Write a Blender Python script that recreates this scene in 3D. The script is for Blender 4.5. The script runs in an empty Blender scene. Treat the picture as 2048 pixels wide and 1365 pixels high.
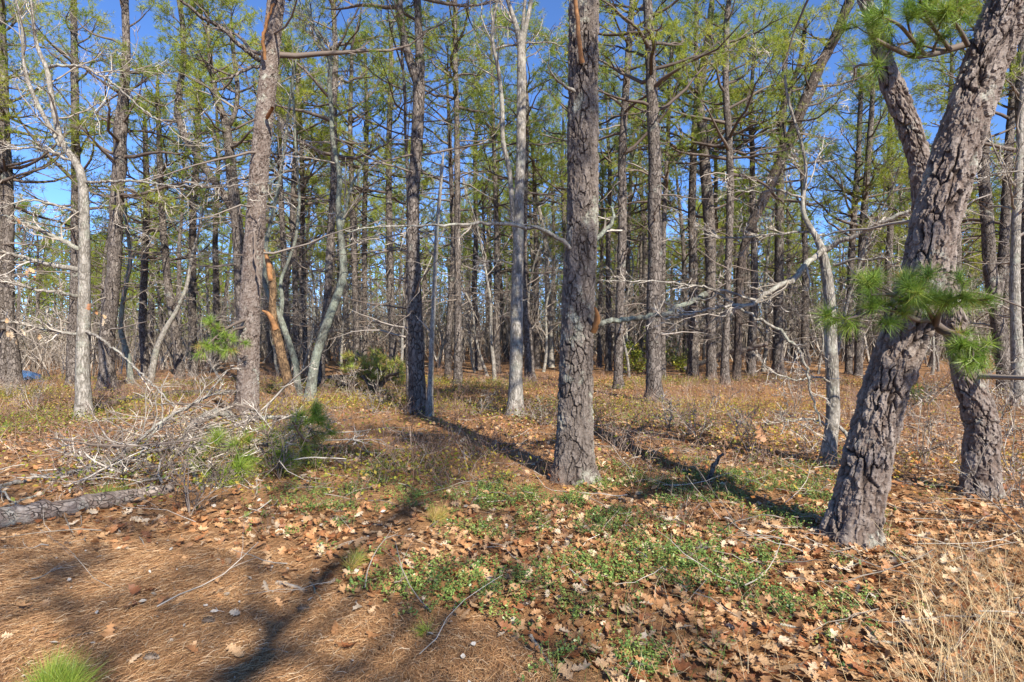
import bpy, math
import numpy as np
from mathutils import Vector

# ------------------------------------------------------------------ camera, world, sun, exposure
F, CX, HY, CH = 1150.0, 1024.0, 665.0, 1.5      # focal length, principal column, horizon row (photo pixels), eye height
scene = bpy.context.scene
col = scene.collection
cam = bpy.data.cameras.new('camera')
cam.sensor_width = 36.0
cam.lens = 36.0 * F / 2048.0
cam.shift_y = -(682.5 - HY) / 2048.0
cam.clip_start, cam.clip_end = 0.05, 3000.0
cam_o = bpy.data.objects.new('camera', cam)
cam_o.location = (0, 0, CH)
cam_o.rotation_euler = (math.pi / 2, 0, 0)
col.objects.link(cam_o)
scene.camera = cam_o

SUN_EL = math.radians(39)
SUN_AZ = math.atan2(0.47, -0.88)                # clockwise from +Y: behind the camera, to the right
sdir = Vector((math.sin(SUN_AZ) * math.cos(SUN_EL), math.cos(SUN_AZ) * math.cos(SUN_EL), math.sin(SUN_EL)))
world = bpy.data.worlds.new('World')
scene.world = world
world.use_nodes = True
wn = world.node_tree.nodes
sky = wn.new('ShaderNodeTexSky')
sky.sky_type = 'NISHITA'
sky.sun_disc = False
sky.sun_elevation = SUN_EL
sky.sun_rotation = SUN_AZ
sky.altitude = 0
sky.air_density = 0.5
sky.dust_density = 0.0
sky.ozone_density = 9.0
wn['Background'].inputs['Strength'].default_value = 0.15
world.node_tree.links.new(sky.outputs[0], wn['Background'].inputs['Color'])
sl = bpy.data.lights.new('sun', 'SUN')
sl.energy = 4.6
sl.angle = math.radians(0.55)
sl.color = (1.0, 0.935, 0.83)
so = bpy.data.objects.new('sun', sl)
so.rotation_euler = sdir.to_track_quat('Z', 'Y').to_euler()
so.location = (10, -20, 30)
col.objects.link(so)
scene.view_settings.view_transform = 'Standard'
scene.view_settings.look = 'None'
scene.view_settings.gamma = 1
scene.view_settings.use_curve_mapping = False
scene.view_settings.exposure = 1.2
scene.cycles.max_bounces = 6
scene.cycles.diffuse_bounces = 3
scene.cycles.transmission_bounces = 4

rng = np.random.default_rng(11)
U = rng.uniform
N = rng.normal


def reseed(k):
    rng.bit_generator.state = np.random.default_rng(k).bit_generator.state


# ------------------------------------------------------------------ numeric helpers
def hash3(i, j, k, s=0):
    n = (i * 374761393 + j * 668265263 + k * 2147483647 + s * 1274126177) & 0xffffffff
    n = ((n ^ (n >> 13)) * 1274126177) & 0xffffffff
    n = ((n ^ (n >> 15)) * 2246822519) & 0xffffffff
    return ((n ^ (n >> 16)) & 0xffffff) / float(0xffffff)


def vnoise(P, s=0):
    P = np.asarray(P, float)
    c = np.floor(P).astype(np.int64)
    f = P - c
    f = f * f * (3 - 2 * f)
    out = 0
    for a in (0, 1):
        for b in (0, 1):
            for d in (0, 1):
                w = (f[..., 0] if a else 1 - f[..., 0]) * (f[..., 1] if b else 1 - f[..., 1]) * (f[..., 2] if d else 1 - f[..., 2])
                out = out + w * hash3(c[..., 0] + a, c[..., 1] + b, c[..., 2] + d, s)
    return out


def noise2(x, y, sc, s=0):
    x = np.asarray(x, float)
    return vnoise(np.stack([x * sc + 37.3, np.asarray(y, float) * sc + 11.7, np.full_like(x, 0.5)], -1), s)


def voronoi(P, s=0):
    c = np.floor(P).astype(np.int64)
    f1 = np.full(P.shape[0], 9.0)
    f2 = np.full(P.shape[0], 9.0)
    pid = np.zeros(P.shape[0])
    off = np.zeros(P.shape[0])
    for a in (-1, 0, 1):
        for b in (-1, 0, 1):
            for d in (-1, 0, 1):
                i, j, k = c[:, 0] + a, c[:, 1] + b, c[:, 2] + d
                q = np.stack([i + hash3(i, j, k, s + 1), j + hash3(i, j, k, s + 2), k + hash3(i, j, k, s + 3)], -1)
                dv = P - q
                r = np.sqrt((dv ** 2).sum(1))
                near = r < f1
                f2 = np.where(near, f1, np.minimum(f2, r))
                pid = np.where(near, hash3(i, j, k, s + 4), pid)
                off = np.where(near, dv[:, 2], off)
                f1 = np.where(near, r, f1)
    return f2 - f1, pid, off


def sstep(a, b, x):
    t = np.clip((x - a) / (b - a), 0, 1)
    return t * t * (3 - 2 * t)


def unit(v):
    return v / np.maximum(np.linalg.norm(v, axis=-1, keepdims=True), 1e-9)


def ground_h(x, y):
    x = np.asarray(x, float)
    y = np.asarray(y, float)
    far = sstep(7, 16, y)
    h = 0.05 * (noise2(x, y, 0.6, 3) - 0.5) + far * 0.22 * (noise2(x, y, 0.13, 5) - 0.5)
    h = h - 0.95 * sstep(14.5, 19.5, -x) * sstep(15.5, 21, y) * (1 - sstep(60, 90, y))     # the lane to the left lies lower
    return h


def gpt(px, py):
    """point of the ground seen at a photo pixel"""
    d = CH * F / (py - HY)
    for _ in range(12):
        x = (px - CX) / F * d
        d = (CH - float(ground_h(x, d))) * F / (py - HY)
    x = (px - CX) / F * d
    return np.array([x, d, float(ground_h(x, d))])


def ray(px, py, d):
    return np.array([(px - CX) / F * d, d, CH + (HY - py) / F * d])


# ------------------------------------------------------------------ mesh helpers
class MB:
    def __init__(s):
        s.V, s.Fq, s.Ft, s.A, s.n = [], [], [], [], 0

    def add(s, V, quads=None, tris=None, tint=0.5):
        V = np.asarray(V, float).reshape(-1, 3)
        s.V.append(V)
        if quads is not None and len(quads):
            s.Fq.append(np.asarray(quads, np.int64) + s.n)
        if tris is not None and len(tris):
            s.Ft.append(np.asarray(tris, np.int64) + s.n)
        s.A.append(np.broadcast_to(np.asarray(tint, float), (len(V),)) if np.ndim(tint) <= 1 else np.asarray(tint).reshape(-1))
        s.n += len(V)
        return s

    def mesh(s, name, mat, origin=(0, 0, 0), smooth=True, attrs=None):
        V = (np.concatenate(s.V) - np.asarray(origin, float)).astype(np.float32)
        q = np.concatenate(s.Fq) if s.Fq else np.zeros((0, 4), np.int64)
        t = np.concatenate(s.Ft) if s.Ft else np.zeros((0, 3), np.int64)
        me = bpy.data.meshes.new(name)
        me.vertices.add(len(V))
        me.vertices.foreach_set('co', V.ravel())
        me.loops.add(4 * len(q) + 3 * len(t))
        me.loops.foreach_set('vertex_index', np.concatenate([q.ravel(), t.ravel()]).astype(np.int32))
        me.polygons.add(len(q) + len(t))
        st = np.concatenate([np.arange(len(q)) * 4, 4 * len(q) + np.arange(len(t)) * 3]).astype(np.int32)
        me.polygons.foreach_set('loop_start', st)
        me.polygons.foreach_set('use_smooth', np.full(len(q) + len(t), smooth))
        a = me.attributes.new('tint', 'FLOAT', 'POINT')
        a.data.foreach_set('value', np.concatenate(s.A).astype(np.float32))
        for k, v in (attrs or {}).items():
            a = me.attributes.new(k, 'FLOAT', 'POINT')
            a.data.foreach_set('value', np.asarray(v, np.float32))
        me.materials.append(mat)
        me.update(calc_edges=True)
        return me

    def build(s, name, mat, parent=None, origin=(0, 0, 0), smooth=True, attrs=None):
        return link(name, s.mesh(name, mat, origin, smooth, attrs), parent)


def link(name, me, parent=None):
    o = bpy.data.objects.new(name, me)
    col.objects.link(o)
    if parent is not None:
        o.parent = parent
    return o


def tag(o, label, cat, group=None, kind=None):
    o['label'] = label
    o['category'] = cat
    if group:
        o['group'] = group
    if kind:
        o['kind'] = kind
    return o


def empty(name, loc, label, cat, group=None):
    o = bpy.data.objects.new(name, None)
    o.empty_display_size = 0.2
    col.objects.link(o)
    o.location = loc
    return tag(o, label, cat, group)


def copy_tree(root, loc, rz, sc, label=None, group=None):
    r = root.copy()
    col.objects.link(r)
    r.location = loc
    r.rotation_euler = (0, 0, rz)
    r.scale = sc
    if label:
        r['label'] = label
    if group:
        r['group'] = group
    for ch in root.children:
        c = ch.copy()
        col.objects.link(c)
        c.parent = r
    return r


def tubes(P, R, S=3):
    """batch of tubes: P (T,n,3), R (T,n)"""
    T, n, _ = P.shape
    t = unit(np.gradient(P, axis=1))
    m = unit(P[:, -1] - P[:, 0] + 1e-6)
    ref = np.where((np.abs(m[:, 2]) > 0.8)[:, None], np.array([1.0, 0.13, 0]), np.array([0.0, 0.1, 1.0]))
    u = unit(np.cross(t, ref[:, None, :]))
    w = np.cross(t, u)
    a = np.arange(S) * 2 * math.pi / S
    V = P[:, :, None] + R[:, :, None, None] * (np.cos(a)[None, None, :, None] * u[:, :, None] + np.sin(a)[None, None, :, None] * w[:, :, None])
    i = np.arange(n - 1)[:, None] * S
    j = np.arange(S)[None]
    q = np.stack([i + j, i + (j + 1) % S, i + S + (j + 1) % S, i + S + j], -1).reshape(-1, 4)
    Q = (q[None] + (np.arange(T) * n * S)[:, None, None]).reshape(-1, 4)
    return V.reshape(-1, 3), Q


def add_tubes(mb, P, R, S=3, tint=None):
    if len(P) == 0:
        return
    V, Q = tubes(P, R, S)
    T, n = R.shape
    tt = U(0, 1, T) if tint is None else np.broadcast_to(tint, (T,))
    mb.add(V, Q, tint=np.repeat(tt, n * S))


def add_ribbons(mb, P, R, tint=None):
    """flat strips for the thinnest twigs"""
    T, n, _ = P.shape
    if T == 0:
        return
    t = unit(np.gradient(P, axis=1))
    u = unit(np.cross(t, N(0, 1, (T, 1, 3)))) * (R * 1.1)[:, :, None]
    V = np.stack([P - u, P + u], 2).reshape(-1, 3)
    i = np.arange(n - 1) * 2
    q = np.stack([i, i + 1, i + 3, i + 2], -1)
    Q = (q[None] + (np.arange(T) * n * 2)[:, None, None]).reshape(-1, 4)
    tt = U(0, 1, T) if tint is None else np.broadcast_to(tint, (T,))
    mb.add(V, Q, tint=np.repeat(tt, n * 2))


def grow(O, D, L, n, wander=0.2, up=0.0):
    T = len(O)
    P = np.zeros((T, n, 3))
    P[:, 0] = O
    d = unit(D)
    st = (np.asarray(L) / (n - 1)).reshape(-1, 1) * np.ones((T, 1))
    for i in range(1, n):
        d = unit(d + N(0, wander, (T, 3)) + np.array([0, 0, up]))
        P[:, i] = P[:, i - 1] + d * st
    return P


def spawn(P, R, per, t0=0.2, t1=1.0, a0=0.5, a1=1.1):
    """child origins, directions, parent index, parent radius, parameter"""
    T, n, _ = P.shape
    idx = np.repeat(np.arange(T), per)
    t = U(t0, t1, len(idx)) * (n - 1)
    i = np.minimum(t.astype(int), n - 2)
    f = (t - i)[:, None]
    O = P[idx, i] * (1 - f) + P[idx, i + 1] * f
    tan = unit(P[idx, i + 1] - P[idx, i])
    rad = R[idx, i] * (1 - f[:, 0]) + R[idx, i + 1] * f[:, 0]
    per_ = unit(np.cross(tan, N(0, 1, (len(idx), 3))))
    a = U(a0, a1, len(idx))[:, None]
    return O, tan * np.cos(a) + per_ * np.sin(a), idx, rad, t / (n - 1)


def taper(r0, n, r1=0.25):
    return np.asarray(r0).reshape(-1, 1) * np.linspace(1, r1, n)[None]


def needles(mb, O, A, per, ln, wid, spread=0.9, tint=None, back=0.07):
    """tufts of needles: one thin triangle for each needle"""
    K = len(O)
    A = unit(A)
    o = np.repeat(O, per, 0)
    a = np.repeat(A, per, 0)
    o = o - a * U(0, back, (K * per, 1))
    d = unit(a * U(0.25, 1.0, (K * per, 1)) + spread * unit(N(0, 1, (K * per, 3))))
    L = ln * U(0.75, 1.15, (K * per, 1))
    s = unit(np.cross(d, N(0, 1, (K * per, 3)))) * wid * 0.5
    droop = np.zeros_like(o)
    droop[:, 2] = -0.06 * ln
    V = np.stack([o - s, o + s, o + d * L + droop], 1).reshape(-1, 3)
    T = np.arange(K * per * 3).reshape(-1, 3)
    tt = (U(0.1, 0.9, K) if tint is None else np.broadcast_to(tint, (K,)))
    tt = np.clip(np.repeat(tt, per) + N(0, 0.1, K * per), 0, 1)
    mb.add(V, tris=T, tint=np.repeat(tt, 3))


def resample(pts, step):
    pts = np.asarray(pts, float)
    seg = np.linalg.norm(np.diff(pts[:, :3], axis=0), axis=1)
    s = np.concatenate([[0], np.cumsum(seg)])
    n = max(4, int(s[-1] / step) + 1)
    t = np.linspace(0, s[-1], n)
    out = np.stack([np.interp(t, s, pts[:, k]) for k in range(pts.shape[1])], 1)
    for _ in range(3):
        out[1:-1] = 0.25 * out[:-2] + 0.5 * out[1:-1] + 0.25 * out[2:]
    return out


# ------------------------------------------------------------------ materials
def mat(name):
    m = bpy.data.materials.new(name)
    m.use_nodes = True
    nt = m.node_tree
    b = nt.nodes['Principled BSDF']
    b.inputs['Roughness'].default_value = 0.85
    b.inputs['Specular IOR Level'].default_value = 0.25
    return m, nt, b


def node(nt, t, **kw):
    n = nt.nodes.new(t)
    for k, v in kw.items():
        if k in n.inputs:
            n.inputs[k].default_value = v
        else:
            setattr(n, k, v)
    return n


def ramp(nt, stops, interp='LINEAR'):
    n = nt.nodes.new('ShaderNodeValToRGB')
    n.color_ramp.interpolation = interp
    e = n.color_ramp.elements
    while len(e) < len(stops):
        e.new(0.5)
    for k, (p, c) in enumerate(stops):
        e[k].position = p
        e[k].color = (*c, 1)
    return n


def coords(nt, scale, warp=0.0, wscale=3.0):
    tc = node(nt, 'ShaderNodeTexCoord')
    mp = node(nt, 'ShaderNodeMapping')
    mp.inputs['Scale'].default_value = scale
    L = nt.links.new
    if warp:
        nz = node(nt, 'ShaderNodeTexNoise', Scale=wscale, Detail=2.0)
        L(tc.outputs['Object'], nz.inputs['Vector'])
        ad = node(nt, 'ShaderNodeVectorMath', operation='MULTIPLY_ADD')
        ad.inputs[1].default_value = (warp, warp, warp)
        L(nz.outputs['Color'], ad.inputs[0])
        L(tc.outputs['Object'], ad.inputs[2])
        L(ad.outputs[0], mp.inputs['Vector'])
    else:
        L(tc.outputs['Object'], mp.inputs['Vector'])
    return tc, mp


def mixc(nt, fac, a, b, blend='MIX'):
    n = nt.nodes.new('ShaderNodeMix')
    n.data_type = 'RGBA'
    n.blend_type = blend
    for s, v in ((n.inputs['Factor'], fac), (n.inputs['A'], a), (n.inputs['B'], b)):
        if hasattr(v, 'links') or hasattr(v, 'is_linked'):
            nt.links.new(v, s)
        elif isinstance(v, (tuple, list)):
            s.default_value = (*v, 1)
        else:
            s.default_value = v
    return n.outputs['Result']


def bark_mat(name, plate, plate2, fiss, lichen, sc, lich_amt, bump=0.6, edge=0.16):
    m, nt, b = mat(name)
    L = nt.links.new
    tc, mp = coords(nt, sc, 0.10, 6.0)
    v = node(nt, 'ShaderNodeTexVoronoi', feature='DISTANCE_TO_EDGE', Scale=1.0)
    L(mp.outputs[0], v.inputs['Vector'])
    v2 = node(nt, 'ShaderNodeTexVoronoi', feature='F1', Scale=1.0)
    L(mp.outputs[0], v2.inputs['Vector'])
    er = ramp(nt, [(0.0, (0, 0, 0)), (edge, (1, 1, 1))])
    L(v.outputs['Distance'], er.inputs[0])
    sp = node(nt, 'ShaderNodeSeparateColor')
    L(v2.outputs['Color'], sp.inputs[0])
    pl = mixc(nt, sp.outputs[0], plate, plate2)
    n5 = node(nt, 'ShaderNodeTexNoise', Scale=9.0, Detail=2.0)
    L(tc.outputs['Object'], n5.inputs['Vector'])
    n5r = ramp(nt, [(0.42, (0, 0, 0)), (0.62, (0.85, 0.85, 0.85))])
    L(n5.outputs['Fac'], n5r.inputs[0])
    mxn = node(nt, 'ShaderNodeMath', operation='MAXIMUM')
    L(er.outputs[0], mxn.inputs[0])
    L(n5r.outputs[0], mxn.inputs[1])
    nz = node(nt, 'ShaderNodeTexNoise', Scale=28.0, Detail=4.0, Roughness=0.7)
    L(tc.outputs['Object'], nz.inputs['Vector'])
    nr = ramp(nt, [(0.3, (0.55, 0.55, 0.55)), (0.7, (1.25, 1.25, 1.25))])
    L(nz.outputs['Fac'], nr.inputs[0])
    pl = mixc(nt, 1.0, pl, nr.outputs[0], 'MULTIPLY')
    c = mixc(nt, mxn.outputs[0], fiss, pl)
    n2 = node(nt, 'ShaderNodeTexNoise', Scale=2.6, Detail=5.0, Roughness=0.65)
    L(tc.outputs['Object'], n2.inputs['Vector'])
    lr = ramp(nt, [(0.62 - lich_amt, (0, 0, 0)), (0.74 - lich_amt * 0.6, (1, 1, 1))])
    L(n2.outputs['Fac'], lr.inputs[0])
    mu = node(nt, 'ShaderNodeMath', operation='MULTIPLY')
    L(lr.outputs[0], mu.inputs[0])
    L(nz.outputs['Fac'], mu.inputs[1])
    c = mixc(nt, mu.outputs[0], c, lichen)
    L(c, b.inputs['Base Color'])
    bp = node(nt, 'ShaderNodeBump', Strength=bump, Distance=0.02)
    ad = node(nt, 'ShaderNodeMath', operation='MULTIPLY_ADD')
    ad.inputs[1].default_value = 0.35
    L(nz.outputs['Fac'], ad.inputs[0])
    L(mxn.outputs[0], ad.inputs[2])
    L(ad.outputs[0], bp.inputs['Height'])
    L(bp.outputs[0], b.inputs['Normal'])
    return m


def deep_bark_mat(name, plate, plate2, fiss, lichen, lich_amt):
    """bark whose plates are in the mesh: attributes plate (0 fissure .. 1 plate) and tint (one value for each plate)"""
    m, nt, b = mat(name)
    L = nt.links.new
    at = node(nt, 'ShaderNodeAttribute', attribute_name='plate')
    ti = node(nt, 'ShaderNodeAttribute', attribute_name='tint')
    tc = node(nt, 'ShaderNodeTexCoord')
    pl = mixc(nt, ti.outputs['Fac'], plate, plate2)
    nz = node(nt, 'ShaderNodeTexNoise', Scale=45.0, Detail=5.0, Roughness=0.7)
    L(tc.outputs['Object'], nz.inputs['Vector'])
    nr = ramp(nt, [(0.3, (0.6, 0.58, 0.56)), (0.7, (1.3, 1.3, 1.3))])
    L(nz.outputs['Fac'], nr.inputs[0])
    pl = mixc(nt, 1.0, pl, nr.outputs[0], 'MULTIPLY')
    c = mixc(nt, at.outputs['Fac'], fiss, pl)
    n2 = node(nt, 'ShaderNodeTexNoise', Scale=3.2, Detail=6.0, Roughness=0.7)
    L(tc.outputs['Object'], n2.inputs['Vector'])
    lr = ramp(nt, [(0.60 - lich_amt, (0, 0, 0)), (0.68 - lich_amt, (1, 1, 1))])
    L(n2.outputs['Fac'], lr.inputs[0])
    mu = node(nt, 'ShaderNodeMath', operation='MULTIPLY')
    L(lr.outputs[0], mu.inputs[0])
    L(nz.outputs['Fac'], mu.inputs[1])
    c = mixc(nt, mu.outputs[0], c, lichen)
    L(c, b.inputs['Base Color'])
    bp = node(nt, 'ShaderNodeBump', Strength=0.5, Distance=0.006)
    L(nz.outputs['Fac'], bp.inputs['Height'])
    L(bp.outputs[0], b.inputs['Normal'])
    return m


def tint_mat(name, stops, trans=0.0, rough=0.7, spec=0.3, obj_random=0.0, noise=0.0):
    m, nt, b = mat(name)
    L = nt.links.new
    at = node(nt, 'ShaderNodeAttribute', attribute_name='tint')
    r = ramp(nt, stops)
    f = at.outputs['Fac']
    if obj_random:
        oi = node(nt, 'ShaderNodeObjectInfo')
        ma = node(nt, 'ShaderNodeMath', operation='MULTIPLY_ADD')
        ma.inputs[1].default_value = obj_random
        L(oi.outputs['Random'], ma.inputs[0])
        m2 = node(nt, 'ShaderNodeMath', operation='MULTIPLY_ADD')
        m2.inputs[1].default_value = 1.0 - obj_random
        m2.inputs[2].default_value = 0.0
        L(f, m2.inputs[0])
        L(m2.outputs[0], ma.inputs[2])
        f = ma.outputs[0]
    L(f, r.inputs[0])
    c = r.outputs[0]
    if noise:
        tc = node(nt, 'ShaderNodeTexCoord')
        nz = node(nt, 'ShaderNodeTexNoise', Scale=noise, Detail=3.0)
        L(tc.outputs['Object'], nz.inputs['Vector'])
        nr = ramp(nt, [(0.3, (0.6, 0.6, 0.6)), (0.7, (1.3, 1.3, 1.3))])
        L(nz.outputs['Fac'], nr.inputs[0])
        c = mixc(nt, 1.0, c, nr.outputs[0], 'MULTIPLY')
    L(c, b.inputs['Base Color'])
    b.inputs['Roughness'].default_value = rough
    b.inputs['Specular IOR Level'].default_value = spec
    if trans:
        tr = node(nt, 'ShaderNodeBsdfTranslucent')
        L(c, tr.inputs['Color'])
        mx = node(nt, 'ShaderNodeMixShader', Fac=trans)
        L(b.outputs[0], mx.inputs[1])
        L(tr.outputs[0], mx.inputs[2])
        L(mx.outputs[0], nt.nodes['Material Output'].inputs['Surface'])
    return m


M = {}
M['pine'] = bark_mat('pine_bark', (0.095, 0.076, 0.062), (0.21, 0.177, 0.149), (0.03, 0.021, 0.016), (0.36, 0.38, 0.31), (19, 19, 7.5), 0.03, 1.0, 0.13)
M['shadepine'] = bark_mat('shade_toned_pine_bark', (0.06, 0.045, 0.036), (0.13, 0.10, 0.08), (0.02, 0.015, 0.012), (0.2, 0.21, 0.17), (19, 19, 7.5), -0.02, 1.0, 0.13)  # pine bark darkened: shade on the bending trunk's underside put into the colour
M['oak'] = bark_mat('oak_bark', (0.24, 0.215, 0.178), (0.37, 0.335, 0.285), (0.105, 0.09, 0.07), (0.36, 0.385, 0.295), (30, 30, 5), 0.10, 0.45, 0.22)
M['greenoak'] = bark_mat('lichened_oak_bark', (0.14, 0.14, 0.112), (0.23, 0.235, 0.19), (0.065, 0.058, 0.045), (0.25, 0.29, 0.22), (24, 24, 5), 0.20, 0.5, 0.2)
M['brownoak'] = bark_mat('brown_split_bark', (0.19, 0.12, 0.06), (0.27, 0.17, 0.09), (0.06, 0.035, 0.02), (0.26, 0.25, 0.18), (30, 30, 5), -0.1, 0.9, 0.25)
M['greypine'] = bark_mat('weathered_log_bark', (0.17, 0.125, 0.10), (0.33, 0.27, 0.22), (0.10, 0.07, 0.05), (0.50, 0.53, 0.44), (9, 30, 30), 0.10, 0.9, 0.10)
M['deep'] = deep_bark_mat('plated_pine_bark', (0.09, 0.058, 0.042), (0.255, 0.215, 0.183), (0.032, 0.02, 0.014), (0.46, 0.48, 0.39), 0.03)
M['deeplichen'] = deep_bark_mat('lichened_plated_pine_bark', (0.085, 0.066, 0.053), (0.19, 0.158, 0.132), (0.03, 0.021, 0.016), (0.40, 0.41, 0.32), 0.055)
M['redwood'] = tint_mat('fresh_broken_wood', [(0, (0.20, 0.09, 0.035)), (1, (0.34, 0.17, 0.065))], noise=18)
M['twig'] = tint_mat('pale_twig_bark', [(0, (0.12, 0.095, 0.072)), (0.5, (0.23, 0.19, 0.15)), (0.85, (0.34, 0.29, 0.235)), (1, (0.46, 0.405, 0.335))], noise=9)
M['paletwig'] = tint_mat('bleached_twig_bark', [(0, (0.20, 0.165, 0.125)), (0.6, (0.36, 0.31, 0.25)), (1, (0.52, 0.465, 0.385))], noise=9)
M['darktwig'] = tint_mat('dark_twig_bark', [(0, (0.09, 0.065, 0.05)), (1, (0.23, 0.18, 0.14))])
M['pinetwig'] = tint_mat('pine_twig_bark', [(0, (0.075, 0.054, 0.042)), (0.6, (0.16, 0.125, 0.098)), (1, (0.28, 0.24, 0.20))])
GREEN = [(0, (0.08, 0.14, 0.025)), (0.35, (0.22, 0.29, 0.035)), (0.7, (0.38, 0.42, 0.05)), (1, (0.50, 0.47, 0.07))]
M['needle'] = tint_mat('pine_needles', GREEN, trans=0.5, rough=0.5, spec=0.35, obj_random=0.35)
M['nearneedle'] = tint_mat('fresh_pine_needles', [(0, (0.09, 0.17, 0.025)), (0.5, (0.20, 0.31, 0.04)), (0.85, (0.34, 0.40, 0.07)), (1, (0.42, 0.29, 0.09))], trans=0.35, rough=0.4, spec=0.4)
LEAF = [(0, (0.12, 0.05, 0.022)), (0.25, (0.27, 0.10, 0.036)), (0.55, (0.40, 0.205, 0.085)), (0.85, (0.49, 0.315, 0.165)), (1, (0.56, 0.44, 0.30))]
M['leaf'] = tint_mat('dry_oak_leaf', LEAF, trans=0.15, rough=0.55, spec=0.35, noise=14)
M['straw'] = tint_mat('dry_straw', [(0, (0.36, 0.22, 0.09)), (0.6, (0.56, 0.41, 0.21)), (1, (0.70, 0.58, 0.36))], trans=0.25, rough=0.6)
M['duff'] = tint_mat('fallen_pine_needles', [(0, (0.15, 0.07, 0.03)), (0.45, (0.37, 0.195, 0.085)), (0.8, (0.50, 0.315, 0.155)), (1, (0.58, 0.45, 0.30))], rough=0.65)
M['cover'] = tint_mat('glossy_ground_cover_leaf', [(0, (0.05, 0.105, 0.025)), (0.5, (0.13, 0.215, 0.045)), (0.85, (0.25, 0.31, 0.07)), (1, (0.30, 0.16, 0.06))], trans=0.15, rough=0.4, spec=0.5)
M['heath'] = tint_mat('dry_heath_twigs', [(0, (0.09, 0.05, 0.035)), (0.5, (0.19, 0.115, 0.08)), (0.85, (0.30, 0.21, 0.15)), (1, (0.42, 0.34, 0.27))])
M['golden'] = tint_mat('yellowing_heath_leaf', [(0, (0.10, 0.14, 0.02)), (0.4, (0.29, 0.265, 0.03)), (0.75, (0.42, 0.27, 0.045)), (1, (0.44, 0.16, 0.045))], trans=0.25, rough=0.6)
M['glossleaf'] = tint_mat('evergreen_shrub_leaf', [(0, (0.03, 0.07, 0.012)), (0.5, (0.13, 0.17, 0.018)), (0.9, (0.33, 0.33, 0.04)), (1, (0.42, 0.33, 0.08))], trans=0.25, rough=0.4, spec=0.5)


def ground_mat():
    m, nt, b = mat('forest_floor')
    L = nt.links.new
    tc = node(nt, 'ShaderNodeTexCoord')
    n1 = node(nt, 'ShaderNodeTexNoise', Scale=1.1, Detail=6.0, Roughness=0.65)
    n2 = node(nt, 'ShaderNodeTexNoise', Scale=38.0, Detail=5.0, Roughness=0.75)
    L(tc.outputs['Object'], n1.inputs['Vector'])
    L(tc.outputs['Object'], n2.inputs['Vector'])
    r1 = ramp(nt, [(0.3, (0.16, 0.085, 0.04)), (0.5, (0.28, 0.15, 0.065)), (0.7, (0.35, 0.20, 0.09))])
    L(n1.outputs['Fac'], r1.inputs[0])
    r2 = ramp(nt, [(0.28, (0.35, 0.33, 0.3)), (0.5, (0.95, 0.92, 0.9)), (0.72, (1.5, 1.45, 1.35))])
    L(n2.outputs['Fac'], r2.inputs[0])
    c = mixc(nt, 1.0, r1.outputs[0], r2.outputs[0], 'MULTIPLY')
    L(c, b.inputs['Base Color'])
    bp = node(nt, 'ShaderNodeBump', Strength=0.8, Distance=0.03)
    L(n2.outputs['Fac'], bp.inputs['Height'])
    L(bp.outputs[0], b.inputs['Normal'])
    b.inputs['Roughness'].default_value = 0.95
    return m


M['ground'] = ground_mat()

# ------------------------------------------------------------------ ground
gx = np.concatenate([-np.geomspace(600, 9, 40), np.linspace(-8.8, 8.8, 120), np.geomspace(9, 600, 40)])
gy = np.concatenate([-np.geomspace(300, 3, 16), np.linspace(-2, 1.8, 8), np.linspace(2, 12, 80), np.geomspace(12.3, 900, 70)])
X, Y = np.meshgrid(gx, gy)
Z = ground_h(X, Y)
nx, ny = len(gx), len(gy)
i, j = np.meshgrid(np.arange(nx - 1), np.arange(ny - 1))
a = (j * nx + i).ravel()
ground = MB().add(np.stack([X, Y, Z], -1), np.stack([a, a + 1, a + nx + 1, a + nx], -1)).build('ground', M['ground'])
ground['kind'] = 'structure'
ground['label'] = 'brown forest floor of leaf mould and fallen needles'


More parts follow.
